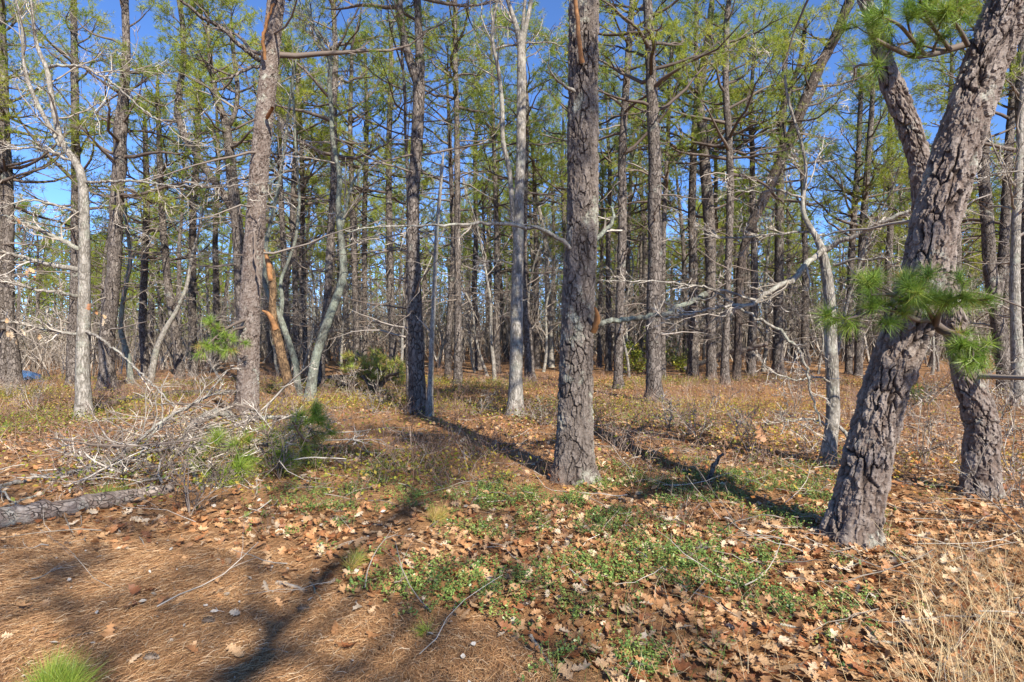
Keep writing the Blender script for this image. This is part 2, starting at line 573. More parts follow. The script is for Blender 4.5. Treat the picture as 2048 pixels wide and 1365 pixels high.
# ------------------------------------------------------------------ tree builders
def plated_trunk(path, name, material, parent, origin, nu, step, sxy, sz, amp, zmax, seed=0, flare=0.35):
    """trunk with real bark plates and fissures in the mesh up to arc length zmax, plain above it"""
    fine = resample(path, step)
    s = np.concatenate([[0], np.cumsum(np.linalg.norm(np.diff(fine[:, :3], axis=0), axis=1))])
    fine = fine[s < zmax + 0.3]
    s = s[:len(fine)]
    n = len(fine)
    t = unit(np.gradient(fine[:, :3], axis=0))
    u = unit(np.cross(t, np.array([0.02, 1.0, 0.0])))
    w = np.cross(t, u)
    th = np.arange(nu) * 2 * math.pi / nu
    r = fine[:, 3] * (1 + flare * np.exp(-s / 0.13))
    fine[:, 3] *= 0.92
    r = fine[:, 3] * (1 + flare * np.exp(-s / 0.13))
    rr = np.median(fine[:, 3])
    A, S_ = np.meshgrid(th, s)
    P3 = np.stack([np.cos(A) * rr, np.sin(A) * rr, S_], -1).reshape(-1, 3)
    wp = P3 * np.array([6, 6, 4.0])
    warp = np.stack([vnoise(wp, seed + 7), vnoise(wp, seed + 8), vnoise(wp, seed + 9)], -1) - 0.5
    wq = P3 * np.array([26, 26, 15.0])
    warp2 = np.stack([vnoise(wq, seed + 17), vnoise(wq, seed + 18), vnoise(wq, seed + 19)], -1) - 0.5
    W = P3 + warp * np.array([0.05, 0.05, 0.10]) + warp2 * np.array([0.030, 0.030, 0.045])
    e, pid, off = voronoi(W / np.array([sxy, sxy, sz]), seed)
    keep = sstep(0.28, 0.62, vnoise(P3 * np.array([9, 9, 5.0]), seed + 61))          # some fissures close up
    plate = 1 - (1 - sstep(0.02, 0.11, e)) * (0.15 + 0.85 * keep)
    e2, pid2, off2 = voronoi(W / np.array([sxy, sxy, sz]) * np.array([1.9, 1.9, 2.7]) + 9.1, seed + 50)
    e3, pid3, off3 = voronoi(W / np.array([sxy, sxy, sz]) * np.array([4.3, 4.3, 5.2]) + 3.3, seed + 90)
    sub = sstep(0.0, 0.10, e2)
    terr = pid2
    fine_n = vnoise(P3 * 60, seed + 21) + 0.5 * vnoise(P3 * 130, seed + 22)
    big = vnoise(P3 * np.array([3, 3, 1.2]), seed + 31) - 0.5
    disp = amp * (plate * (0.35 + 0.45 * pid) - 0.85 + plate * (0.75 * pid2 - 0.30 * off2 * pid2) + 0.42 * pid3 + 0.30 * (fine_n - 0.75)) + 0.10 * rr * big
    rad = np.repeat(r, nu) + disp
    root = 0.10 * rr * np.exp(-S_ / 0.25) * np.cos(A * 5 + seed)
    rad = rad + root.ravel()
    V = np.repeat(fine[:, :3], nu, 0) + rad[:, None] * (np.cos(A).reshape(-1, 1) * np.repeat(u, nu, 0) + np.sin(A).reshape(-1, 1) * np.repeat(w, nu, 0))
    i = np.arange(n - 1)[:, None] * nu
    j = np.arange(nu)[None]
    q = np.stack([i + j, i + (j + 1) % nu, i + nu + (j + 1) % nu, i + nu + j], -1).reshape(-1, 4)
    mb = MB().add(V, q, tint=np.clip(0.35 * pid + 0.45 * pid2 + 0.4 * pid3 - 0.1, 0, 1))
    o = mb.build(name, material, parent, origin, smooth=False, attrs={'plate': np.clip(plate * (0.75 + 0.25 * sub), 0, 1)})
    full = resample(path, 0.25)
    s2 = np.concatenate([[0], np.cumsum(np.linalg.norm(np.diff(full[:, :3], axis=0), axis=1))])
    top = full[s2 > zmax]
    if len(top) > 2:
        mb = MB()
        add_tubes(mb, top[None, :, :3], top[None, :, 3] * 1.02, 14)
        mb.build('upper_trunk', M['pine'], parent, origin)
    return o


def rough_trunk(path, step=0.16, S=12, flare=0.35, lump=0.10):
    p = resample(path, step)
    s = np.concatenate([[0], np.cumsum(np.linalg.norm(np.diff(p[:, :3], axis=0), axis=1))])
    r = p[:, 3] * (1 + flare * np.exp(-s / 0.14))
    V, Q = tubes(p[None, :, :3], r[None], S)
    c = np.repeat(p[:, :3], S, 0)
    k = 1 + lump * 2 * (vnoise(V * 9 + 3, 4) - 0.5) + lump * 1.6 * (vnoise(V * 22, 6) - 0.5)
    return c + (V - c) * k[:, None], Q, p


def pine_limbs(path, h_live, H, seed, spread=2.4, n_live=28, n_dead=26, per2=9, per3=4, tuft=11, nl=0.15, nw=0.011, dead_len=1.6, dead0=0.12):
    """branchwork and foliage meshes of a pine along a trunk path (world space)"""
    z0 = path[0, 2]
    z = path[:, 2] - z0
    br, fo = MB(), MB()

    def at_h(h):
        return np.stack([np.interp(h, z, path[:, k]) for k in range(4)], 1)
    # dead stubs and twigs on the bare bole
    hd = U(dead0 * H, h_live * 1.15, n_dead)
    p = at_h(hd)
    a = U(0, 2 * math.pi, n_dead)
    D = np.stack([np.cos(a), np.sin(a), U(-0.25, 0.35, n_dead)], 1)
    L = dead_len * U(0.25, 1.3, n_dead)
    P = grow(p[:, :3], D, L, 7, 0.16, -0.02)
    R = taper(np.clip(0.008 + 0.009 * L, 0, 0.5 * p[:, 3]), 7)
    add_tubes(br, P, R, 4, U(0.3, 1, n_dead))
    O, D2, ix, rd, t = spawn(P, R, 5, 0.3, 1.0, 0.5, 1.1)
    P2 = grow(O, D2, 0.35 * L[ix] * U(0.4, 1.2, len(ix)), 4, 0.25, 0.0)
    add_ribbons(br, P2, taper(np.maximum(rd * 0.5, 0.0028), 4), U(0.3, 1, len(ix)))
    # live limbs
    hl = h_live + (H - h_live) * np.sort(U(0, 1, n_live)) ** 0.9
    p = at_h(hl)
    rel = (hl - h_live) / (H - h_live)
    a = np.arange(n_live) * 2.4 + U(0, 1.2, n_live)
    D = np.stack([np.cos(a), np.sin(a), -0.05 + 0.75 * rel + U(-0.15, 0.25, n_live)], 1)
    L = spread * (0.30 + 0.85 * (1 - rel) ** 0.8) * U(0.55, 1.15, n_live)
    P = grow(p[:, :3], D, L, 8, 0.17, 0.05)
    R = taper(np.clip(0.012 + 0.016 * L, 0, 0.6 * p[:, 3] + 0.004), 8, 0.2)
    add_tubes(br, P, R, 5, U(0, 0.5, n_live))
    O, D2, ix, rd, t = spawn(P, R, per2, 0.42, 1.0, 0.45, 1.0)
    L2 = L[ix] * U(0.18, 0.42, len(ix)) * (1.15 - 0.5 * t) + 0.1
    P2 = grow(O, D2, L2, 4, 0.22, 0.06)
    R2 = taper(np.maximum(rd * 0.5, 0.004), 4, 0.3)
    add_ribbons(br, P2, R2 * 1.15, U(0, 0.6, len(ix)))
    O3, D3, ix3, rd3, t3 = spawn(P2, R2, per3, 0.35, 1.0, 0.35, 1.0)
    L3 = U(0.12, 0.3, len(ix3))
    P3 = grow(O3, D3, L3, 2, 0.15, 0.1)
    add_ribbons(br, P3, taper(np.maximum(rd3 * 0.6, 0.003), 2, 0.5), U(0, 0.6, len(ix3)))
    E = np.concatenate([P2[:, -1], P3[:, -1], P[:, -1]])
    A = np.concatenate([P2[:, -1] - P2[:, -2], P3[:, -1] - P3[:, -2], P[:, -1] - P[:, -2]])
    bt = np.clip(U(0.28, 0.95, n_live), 0, 1)
    tt = np.concatenate([bt[ix], bt[ix[ix3]], bt]) + N(0, 0.12, len(E))
    needles(fo, E, A, tuft, nl, nw, 0.85, np.clip(tt, 0, 1))
    return br, fo


def oak_crown(P, R, mb, levels=((6, 0.45, 5), (4, 0.42, 4), (3, 0.5, 3)), wander=0.24, t0=0.15, up=0.03, rmin=0.0038, ang=(0.4, 1.1), lens=None):
    """bare crooked twigs out of a batch of limbs"""
    L = np.linalg.norm(np.diff(P, axis=1), axis=2).sum(1) if lens is None else np.broadcast_to(lens, (len(P),))
    for per, k, n in levels:
        O, D, ix, rd, t = spawn(P, R, per, t0, 1.0, *ang)
        L2 = L[ix] * k * U(0.5, 1.2, len(ix)) * (1.15 - 0.5 * t)
        P2 = grow(O, D, L2, n, wander, up)
        R2 = taper(np.maximum(rd * 0.55, rmin), n, 0.4)
        if n <= 4:
            add_ribbons(mb, P2, R2)
        else:
            add_tubes(mb, P2, R2, 3)
        P, R, L = P2, R2, L2


def px_path(pts, d=None, lean=0.0, H=None):
    """world path with radii from photo pixels (x, y, width); distance from the ground the base stands on"""
    if d is None:
        b = gpt(pts[0][0], pts[0][1])
        d = b[1]
    out = []
    for k, p in enumerate(pts):
        z = (HY - p[1]) / F * d + CH
        dd = d + lean * max(z, 0)
        q = ray(p[0], p[1], dd)
        out.append([*q, 0.5 * p[2] / F * dd])
    out = np.array(out)
    out[0, 2] -= 0.04
    if H:
        top = out[-1]
        if top[2] < H:
            dr = unit((out[-1] - out[-3])[None, :3])[0]
            n = 5
            ex = []
            q = top.copy()
            st = (H - top[2]) / n
            for k in range(1, n + 1):
                dr = unit((dr + np.array([N(0, 0.06), N(0, 0.06), 0.25]))[None])[0]
                q = q.copy()
                q[:3] = q[:3] + dr * st / max(dr[2], 0.4)
                q[3] = top[3] * (1 - k / n) + 0.012
                ex.append(q)
            out = np.vstack([out, ex])
    return out, d


def branch_px(pts, d0, d1=None):
    """limb from photo pixels between two distances"""
    d1 = d0 if d1 is None else d1
    k = np.linspace(0, 1, len(pts))
    return np.array([[*ray(p[0], p[1], d0 + (d1 - d0) * t), 0.5 * p[2] / F * (d0 + (d1 - d0) * t)] for p, t in zip(pts, k)])


def batch(p, n=12):
    s = np.linspace(0, 1, len(p))
    t = np.linspace(0, 1, n)
    q = np.stack([np.interp(t, s, p[:, k]) for k in range(4)], 1)
    return q[None, :, :3], q[None, :, 3]


def add_branch(parent, origin, p, material, twigs=None, name='branch', S=6, twig_mat='paletwig', wob=0.01, **kw):
    q = resample(p, 0.06)
    q[1:-1, :3] += N(0, wob, (len(q) - 2, 3))
    mb = MB()
    add_tubes(mb, q[None, :, :3], q[None, :, 3], S, 0.55)
    o = mb.build(name, material, parent, origin)
    if twigs:
        mt = MB()
        P, R = batch(q, max(6, len(q) // 3))
        oak_crown(P, R, mt, twigs, **kw)
        mt.build('twig_spray', M[twig_mat], o, origin)['kind'] = 'stuff'
    return o


def pine(pts, label, H=11.0, live=0.45, lean=0.0, plated=None, d=None, mat_='pine', group='pines standing in the wood', forks=(), **kw):
    path, d = px_path(pts, d, lean, H)
    o = path[0, :3].copy()
    root = empty('pine_tree', o, label, 'tree', group)
    if plated:
        plated_trunk(path, 'trunk', M[plated.pop('mat', 'deep')], root, o, **plated)
        p = resample(path, 0.2)
    else:
        V, Q, p = rough_trunk(path)
        MB().add(V, Q).build('trunk', M[mat_], root, o)
    for f in forks:
        fp, _ = px_path(f, d, lean, H * 0.97)
        V, Q, fq = rough_trunk(fp, flare=0.0)
        MB().add(V, Q).build('fork', M[mat_], root, o)
        br, fo = pine_limbs(fq, max(H * live - fq[0, 2], 0.5), H - fq[0, 2], 0, spread=kw.get('spread', 2.2) * 0.85, n_live=13, n_dead=6, per2=8, per3=4)
        br.build('fork_branchwork', M['pinetwig'], root, o)['kind'] = 'stuff'
        fo.build('fork_foliage', M['needle'], root, o)['kind'] = 'stuff'
    Ht = p[-1, 2] - p[0, 2]
    br, fo = pine_limbs(p, Ht * live, Ht, 0, **kw)
    br.build('branchwork', M['pinetwig'], root, o)['kind'] = 'stuff'
    fo.build('foliage', M['needle'], root, o)['kind'] = 'stuff'
    return root, o, p, d


def oak(pts, label, H=None, lean=0.0, d=None, mat_='oak', group='bare oaks standing in the wood', limbs=(), forks=(), auto=10, top=1.6, flare=0.3, name='oak_tree', cat='tree', levels=((6, 0.45, 5), (4, 0.42, 4), (3, 0.5, 3)), auto0=0.4):
    path, d = px_path(pts, d, lean, H)
    o = path[0, :3].copy()
    root = empty(name, o, label, cat, group)
    V, Q, p = rough_trunk(path, 0.12, 12, flare, 0.05)
    MB().add(V, Q).build('trunk', M[mat_], root, o)
    crown = MB()
    for f in forks:
        fp, _ = px_path(f, d, lean, H)
        V, Q, fq = rough_trunk(fp, 0.12, 9, 0.0, 0.05)
        MB().add(V, Q).build('fork', M[mat_], root, o)
        P, R = batch(fq, 14)
        O, D, ix, rd, t = spawn(P, R, 9, 0.35, 1, 0.5, 1.1)
        P2 = grow(O, D, U(0.5, 1.0, len(ix)) * top, 6, 0.2, 0.05)
        R2 = taper(np.maximum(rd * 0.45, 0.005), 6, 0.3)
        add_tubes(crown, P2, R2, 4)
        oak_crown(P2, R2, crown, levels[1:])
    for b, dz, tw in limbs:
        q = branch_px(b, d + lean * 2, d + lean * 2 + dz)
        add_branch(root, o, q, M[mat_], tw, 'limb', 7)
    if auto:
        P, R = batch(p, 20)
        O, D, ix, rd, t = spawn(P, R, auto, auto0, 1, 0.6, 1.2)
        P2 = grow(O, D, U(0.5, 1.1, len(ix)) * top, 7, 0.2, 0.05)
        R2 = taper(np.maximum(rd * 0.4, 0.005), 7, 0.25)
        add_tubes(crown, P2, R2, 5)
        oak_crown(P2, R2, crown, levels)
    if crown.V:
        crown.build('crown', M['paletwig'], root, o)['kind'] = 'stuff'
    return root, o, p, d


# ------------------------------------------------------------------ the trees one can tell apart
TW = ((8, 0.42, 5), (6, 0.45, 4), (3, 0.5, 3))
TW2 = ((11, 0.36, 6), (6, 0.45, 4), (4, 0.5, 4))

root, o, p, d = pine([(1148, 958, 92), (1148, 920, 81), (1150, 850, 75), (1153, 700, 67), (1158, 560, 66), (1165, 450, 64), (1166, 200, 62), (1168, 0, 61)],
                     'thick pine with deep plated bark and pale lichen at its foot, centre of the wood', H=12.5, live=0.55, n_dead=0,
                     plated=dict(mat='deeplichen', nu=150, step=0.0105, sxy=0.055, sz=0.20, amp=0.019, zmax=5.2, seed=3), spread=2.6)
add_branch(root, o, branch_px([(1186, 662, 16), (1196, 645, 15), (1200, 632, 11), (1190, 615, 4)], d - 0.05, d - 0.25), M['redwood'], None, 'broken_stub', 8, wob=0.003)
add_branch(root, o, branch_px([(1194, 648, 12), (1215, 643, 11), (1260, 640, 10), (1300, 637, 10), (1340, 623, 10), (1385, 603, 10), (1412, 588, 12)], d - 0.12, d + 0.6), M['greenoak'], ((3, 0.3, 5), (3, 0.4, 3)), 'lichened_limb', 8)
add_branch(root, o, branch_px([(1150, -20, 8), (1153, 30, 9), (1158, 80, 9), (1162, 112, 9), (1165, 126, 11)], d - 0.36, d - 0.18), M['redwood'], None, 'broken_branch', 7, wob=0.004)
add_branch(root, o, branch_px([(1140, 498, 9), (1110, 472, 8), (1075, 456, 8), (1030, 450, 8), (960, 447, 7), (900, 450, 6), (840, 455, 4), (760, 452, 3), (690, 462, 2)], d - 0.1, d - 0.6), M['oak'], ((9, 0.14, 6), (4, 0.5, 4), (3, 0.5, 3)), 'long_bare_branch', 6)
add_branch(root, o, branch_px([(1150, 183, 8), (1120, 166, 6), (1100, 155, 4), (1098, 120, 2)], d - 0.1, d - 0.5), M['oak'], ((4, 0.4, 4),), 'dead_branch', 5)
add_branch(root, o, branch_px([(1190, 480, 10), (1215, 455, 9), (1235, 430, 6), (1222, 415, 4)], d, d + 0.5), M['greenoak'], ((4, 0.5, 4),), 'dead_branch', 6)

root, o, p, d = pine([(1703, 1078, 100), (1708, 1050, 92), (1740, 895, 86), (1765, 800, 84), (1791, 720, 84), (1850, 560, 86), (1869, 450, 84), (1945, 200, 80), (2020, 0, 78)],
                     'big leaning pine with shaggy peeling bark, nearest tree, needle spray crossing its trunk', H=10.5, live=0.62, n_dead=0,
                     plated=dict(mat='deep', nu=150, step=0.0095, sxy=0.062, sz=0.23, amp=0.025, zmax=4.4, seed=14), spread=2.2)
near_root, near_o, near_d, near_p = root, o, d, p

root, o, p, d = pine([(1960, 992, 72), (1960, 960, 62), (1964, 860, 60), (1950, 800, 54), (1935, 760, 50), (1921, 700, 45), (1900, 620, 43), (1872, 520, 42), (1850, 420, 42), (1841, 330, 41), (1821, 260, 41), (1788, 180, 40), (1765, 120, 34), (1750, 60, 26), (1730, 0, 24)],
                     'crooked pine leaning left behind the big shaggy trunk, shaded red-brown on one side', H=8.5, live=0.62, n_dead=6,
                     plated=dict(mat='deep', nu=96, step=0.014, sxy=0.055, sz=0.18, amp=0.019, zmax=6.0, seed=25), spread=2.0)

root, o, p, d = pine([(494, 843, 52), (495, 820, 45), (498, 700, 41), (500, 600, 41), (507, 500, 39), (514, 400, 38), (522, 300, 38), (537, 150, 36), (552, 0, 34)],
                     'tall straight pine with scaly grey bark beside the brush pile', H=12, live=0.5, n_dead=10,
                     plated=dict(mat='deep', nu=90, step=0.018, sxy=0.06, sz=0.10, amp=0.011, zmax=8.0, seed=41), spread=2.6)
left_root, left_o, left_d = root, o, d
add_branch(root, o, branch_px([(530, 120, 7), (526, 90, 7), (532, 50, 6), (548, 8, 5)], d - 0.25, d - 0.5), M['redwood'], None, 'broken_branch', 6)
add_branch(root, o, branch_px([(534, 236, 8), (539, 226, 8), (545, 216, 7)], d - 0.15, d - 0.35), M['redwood'], None, 'broken_stub', 6, wob=0.003)
add_branch(root, o, branch_px([(520, 122, 10), (480, 92, 9), (450, 60, 8), (405, 35, 7), (360, 0, 6)], d, d - 0.7), M['pine'], ((5, 0.3, 5), (4, 0.4, 4)), 'limb', 7, 'pinetwig')
add_branch(root, o, branch_px([(520, 133, 7), (480, 145, 6), (450, 160, 5), (420, 165, 4)], d, d - 0.5), M['pine'], ((5, 0.3, 5), (4, 0.4, 4)), 'limb', 6, 'pinetwig')
add_branch(root, o, branch_px([(508, 465, 5), (509, 500, 5), (512, 530, 5), (520, 572, 4)], d - 0.22, d - 0.2), M['darktwig'], None, 'hanging_branch', 5)

root, o, p, d = oak([(168, 838, 36), (168, 815, 29), (165, 750, 25), (168, 640, 23), (169, 560, 21), (169, 480, 19), (168, 400, 18), (165, 345, 16), (152, 325, 14), (121, 285, 11), (103, 200, 10), (96, 136, 9), (75, 103, 7), (68, 60, 6), (62, 0, 4)],
                    'pale lichened oak with bare limbs reaching left, at the edge of the clearing', H=8.5, auto=7, auto0=0.55, top=1.5, levels=TW,
                    forks=[[(121, 288, 9), (98, 250, 9), (80, 220, 8), (55, 164, 7), (46, 122, 6), (45, 47, 5), (30, 0, 4)]],
                    limbs=[([(164, 503, 11), (120, 478, 9), (60, 452, 7), (20, 436, 5), (-40, 420, 3)], -0.8, TW2),
                           ([(160, 540, 11), (100, 530, 9), (40, 513, 7), (-10, 500, 5), (-70, 490, 3)], -0.6, TW2),
                           ([(158, 597, 8), (130, 586, 7), (70, 580, 6), (30, 568, 4), (-30, 560, 3)], -1.0, TW2),
                           ([(160, 668, 7), (110, 665, 7), (60, 650, 6), (0, 642, 5), (-50, 636, 3)], -0.7, TW2),
                           ([(172, 662, 7), (200, 676, 5), (250, 715, 4), (300, 763, 4), (350, 815, 3)], -1.3, ((7, 0.25, 4), (3, 0.5, 3))),
                           ([(100, 135, 7), (108, 130, 6), (170, 134, 5), (230, 170, 4), (300, 232, 3), (370, 265, 2)], -0.9, TW2),
                           ([(150, 325, 6), (90, 297, 5), (40, 296, 4), (-20, 304, 3)], -0.7, TW2),
                           ([(168, 365, 6), (260, 362, 5), (340, 372, 4), (430, 372, 3), (520, 370, 2)], -1.1, TW2),
                           ([(168, 430, 6), (120, 412, 5), (60, 398, 4), (-10, 420, 3)], -0.8, TW2)])
left_oak, left_oak_o = root, o

pine([(216, 780, 36), (215, 750, 29), (212, 690, 27), (222, 600, 27), (228, 540, 25), (232, 450, 25), (233, 400, 25), (240, 330, 25), (241, 250, 23), (249, 180, 18), (253, 100, 15), (250, 0, 12)],
     'dark pine with a gentle bend close behind the pale oak', H=12, live=0.42, n_dead=16, spread=2.7)
pine([(28, 775, 30), (27, 740, 26), (22, 690, 24), (13, 620, 23), (15, 500, 22), (15, 400, 21), (10, 280, 18), (2, 0, 13)],
     'thick pine at the very left edge of the photo', H=12, live=0.45, spread=2.6)
pine([(9, 776, 18), (6, 700, 16), (0, 600, 15), (-4, 400, 13), (-10, 200, 11), (-14, 0, 9)], 'slimmer pine half cut off by the left edge', H=11, live=0.45)
pine([(146, 772, 24), (146, 700, 21), (152, 560, 19), (152, 350, 16), (150, 200, 14), (147, 0, 11)], 'dark pine directly behind the pale left oak', H=12, live=0.4, spread=2.6)
pine([(387, 752, 18), (384, 640, 15), (385, 540, 14), (386, 400, 13), (394, 320, 12), (398, 150, 10)], 'straight slim pine between dark bent pine and scaly pine', H=11, live=0.5)
pine([(361, 758, 18), (357, 703, 16), (346, 640, 15), (335, 560, 14), (326, 460, 13), (320, 330, 11), (316, 200, 8)], 'left-leaning slim pine behind the fallen log', H=10.5, live=0.5)
pine([(292, 752, 16), (285, 640, 15), (288, 560, 13), (294, 400, 12), (290, 250, 9)], 'short dark pine with a jagged side, left part of the wood', H=9.5, live=0.45)
pine([(490, 775, 24), (483, 600, 22), (475, 450, 22), (462, 340, 20), (456, 280, 18), (453, 248, 17), (440, 215, 12), (425, 165, 9), (418, 100, 8)],
     'double-stemmed pine with a snaking dark leader behind the scaly pine', H=11, live=0.55, spread=2.0,
     forks=[[(474, 440, 14), (450, 392, 14), (415, 345, 14), (372, 280, 14), (353, 230, 13), (358, 185, 12), (368, 120, 11), (366, 50, 10), (358, 0, 9)],
            [(457, 250, 10), (472, 228, 9), (476, 180, 9), (465, 90, 8)]])
pine([(639, 781, 17), (645, 690, 15), (656, 589, 15), (661, 467, 15), (668, 380, 14), (667, 215, 13), (672, 117, 11), (666, 0, 9)], 'straight pine rising behind the leaning oak of the triple clump', H=12, live=0.5)
pine([(594, 757, 13), (592, 640, 12), (589, 501, 11), (584, 434, 11), (590, 320, 10), (596, 150, 8)], 'slim pine behind the snapped brown trunk', H=11, live=0.5)
pine([(612, 752, 10), (609, 640, 10), (602, 535, 9), (606, 417, 9), (600, 200, 7)], 'thin pine just right of the snapped brown trunk', H=11, live=0.55)
pine([(577, 760, 12), (574, 636, 11), (566, 480, 11), (560, 350, 10), (558, 150, 8)], 'thin pine seen between scaly pine and snapped trunk', H=11, live=0.5)
pine([(713, 750, 14), (712, 640, 13), (708, 520, 12), (704, 400, 11), (700, 250, 9), (704, 100, 7)], 'straight pine rising behind the young green pine', H=12, live=0.5)
pine([(730, 745, 11), (729, 640, 10), (729, 434, 10), (734, 250, 8), (730, 100, 6)], 'thin straight pine above the young green pine', H=12, live=0.55)
pine([(787, 754, 17), (786, 700, 15), (782, 602, 14), (779, 467, 13), (777, 316, 12), (781, 180, 10), (783, 40, 8)], 'dark straight pine left of the forked pine', H=12, live=0.5)
pine([(836, 826, 42), (835, 800, 34), (833, 735, 32), (829, 602, 29), (826, 470, 25), (826, 400, 23), (833, 300, 23), (838, 200, 24), (838, 150, 25), (840, 120, 18), (838, 60, 15), (835, 0, 14)],
     'pine forking into two stems high up, bole flecked with flaky bark', H=11.5, live=0.62, n_dead=16, spread=2.2,
     forks=[[(836, 165, 18), (820, 123, 16), (804, 72, 15), (799, 18, 14), (797, -40, 12)]])
pine([(818, 805, 10), (816, 700, 9), (815, 560, 8), (817, 400, 7), (810, 250, 5)], 'thin rough pine pressed against the forked pine', H=9, live=0.6, n_live=14)
pine([(896, 757, 14), (896, 690, 13), (902, 600, 11), (907, 480, 10), (900, 300, 8)], 'thin pine leaning toward its straighter neighbour, centre left', H=11, live=0.5)
pine([(916, 768, 19), (916, 700, 15), (916, 602, 14), (915, 467, 13), (915, 387, 12), (914, 246, 11), (910, 105, 10), (910, 0, 9)], 'very straight slim pine between grey snag and pale oak', H=13, live=0.62)
pine([(957, 740, 14), (954, 660, 12), (948, 585, 11), (952, 480, 10), (950, 300, 8)], 'slim dark pine midway between two larger trunks, centre', H=11, live=0.5)
pine([(1060, 763, 24), (1059, 720, 20), (1053, 636, 16), (1047, 568, 14), (1048, 450, 13), (1052, 300, 11)], 'reddish pine bowed at its foot beside the centre oak', H=11, live=0.5)
pine([(1074, 738, 13), (1073, 650, 11), (1073, 501, 10), (1068, 350, 8)], 'slim pine between centre oak and thick plated pine', H=11, live=0.5)
pine([(1237, 777, 22), (1236, 750, 18), (1239, 636, 17), (1244, 501, 18), (1246, 400, 17), (1243, 338, 16), (1247, 246, 15), (1254, 154, 14), (1260, 62, 13), (1265, 0, 12)], 'dark pine right of the thick plated pine', H=12, live=0.52)
pine([(1217, 742, 13), (1217, 640, 11), (1216, 520, 10), (1220, 350, 8)], 'slim pine close to the right of the plated trunk', H=11, live=0.5)
pine([(1255, 735, 12), (1254, 640, 10), (1256, 500, 9), (1262, 330, 7)], 'thin pine behind the dark pine and evergreen shrub', H=11, live=0.5)
pine([(1308, 804, 40), (1308, 780, 32), (1307, 700, 29), (1307, 600, 29), (1311, 500, 28), (1308, 400, 27), (1311, 350, 26), (1306, 250, 24), (1302, 150, 21), (1299, 70, 20), (1295, 0, 18)],
     'sturdy brown pine standing in front of the yellow-green shrub', H=11.5, live=0.55, n_dead=14)
pine([(1326, 760, 12), (1325, 600, 10), (1328, 434, 10), (1334, 330, 9), (1340, 150, 7)], 'thin pine stem just behind the sturdy brown pine', H=11, live=0.5)
pine([(1423, 760, 23), (1423, 720, 19), (1421, 636, 19), (1421, 501, 21), (1416, 400, 22), (1410, 340, 21), (1408, 277, 19), (1399, 215, 17), (1405, 138, 15), (1417, 77, 13), (1423, 15, 12)], 'left trunk of the close pair of pines', H=12.5, live=0.42, spread=2.8, n_live=30)
pine([(1450, 770, 20), (1449, 740, 16), (1453, 653, 14), (1456, 535, 14), (1460, 434, 14), (1461, 369, 14), (1458, 277, 14), (1451, 185, 13), (1452, 108, 12), (1454, 31, 11)], 'right trunk of the close pair of pines', H=12, live=0.5)
pine([(1472, 762, 17), (1476, 700, 15), (1477, 602, 15), (1484, 510, 16), (1500, 455, 18), (1534, 385, 20), (1574, 292, 21), (1611, 200, 21), (1637, 138, 20), (1677, 62, 19), (1700, 0, 18)],
     'dark pine bending far over to the right above the bare oak', H=11, live=0.6, spread=2.6, n_live=16, mat_='shadepine',
     forks=[[(1566, 285, 12), (1560, 235, 11), (1575, 190, 10), (1600, 130, 9), (1612, 40, 7)]])
pine([(1556, 750, 24), (1556, 700, 20), (1557, 602, 18), (1559, 434, 17), (1561, 338, 15), (1568, 200, 12), (1572, 60, 9)], 'straight dark pine by the end of the tilted fallen log', H=12, live=0.45)
pine([(1697, 748, 14), (1699, 583, 12), (1706, 455, 12), (1716, 330, 10), (1722, 180, 8)], 'left one of two slim pines behind the right oak', H=11, live=0.45)
pine([(1716, 752, 16), (1721, 583, 14), (1725, 455, 13), (1736, 330, 12), (1745, 200, 9)], 'right one of two slim pines behind the right oak', H=11, live=0.45)
pine([(1776, 745, 14), (1776, 546, 12), (1782, 430, 12), (1780, 250, 9)], 'slim pine showing left of the big leaning trunk', H=11, live=0.45)
pine([(1915, 770, 19), (1912, 600, 17), (1914, 480, 16), (1905, 300, 13)], 'pine partly hidden behind the big leaning trunk', H=10.5, live=0.45)
pine([(2014, 790, 30), (2007, 730, 26), (1992, 620, 24), (1981, 546, 23), (1974, 437, 22), (1966, 340, 20), (1972, 200, 16), (1990, 60, 12)], 'dark pine leaning left at the right edge of the wood', H=11, live=0.5,
     forks=[[(1990, 610, 18), (2006, 520, 18), (2011, 440, 17), (2014, 350, 16), (2027, 169, 13), (2026, 60, 10)]])
pine([(2062, 800, 26), (2058, 600, 24), (2052, 400, 22), (2040, 200, 18), (2050, 0, 12)], 'pine trunk cut by the right edge of the photo', H=11, live=0.45)

# oaks
oak([(1031, 830, 40), (1031, 810, 31), (1031, 770, 28), (1033, 700, 26), (1034, 600, 24), (1037, 470, 21), (1038, 400, 20), (1042, 300, 19), (1043, 200, 19), (1043, 90, 17), (1036, 60, 11), (1026, 35, 9), (1012, -10, 8)],
    'slim grey oak with furrowed bark left of the thick plated pine', H=9.5, auto=5, auto0=0.6, top=1.5, levels=TW,
    forks=[[(1031, 470, 9), (1025, 422, 10), (1019, 334, 10), (1005, 288, 9), (1005, 211, 9), (995, 123, 8), (984, 91, 7), (986, 35, 6), (998, -10, 5)],
           [(1044, 95, 11), (1052, 50, 9), (1060, 18, 8), (1068, -40, 7)], [(1043, 80, 8), (1047, 35, 7), (1052, -20, 6)]],
    limbs=[([(990, 100, 5), (1010, 92, 5), (1040, 88, 4), (1090, 84, 3), (1130, 92, 2)], 0.2, TW),
           ([(1030, 535, 4), (1005, 520, 3), (975, 525, 3), (930, 520, 2)], -0.6, TW)])
oak([(582, 797, 26), (580, 780, 21), (568, 730, 19), (552, 665, 18), (545, 630, 15), (545, 605, 14), (547, 565, 14), (541, 530, 12), (535, 515, 8), (529, 501, 2)],
    'snapped brown trunk with split orange wood at its tip', auto=0, mat_='brownoak', name='snapped_oak', group=None)
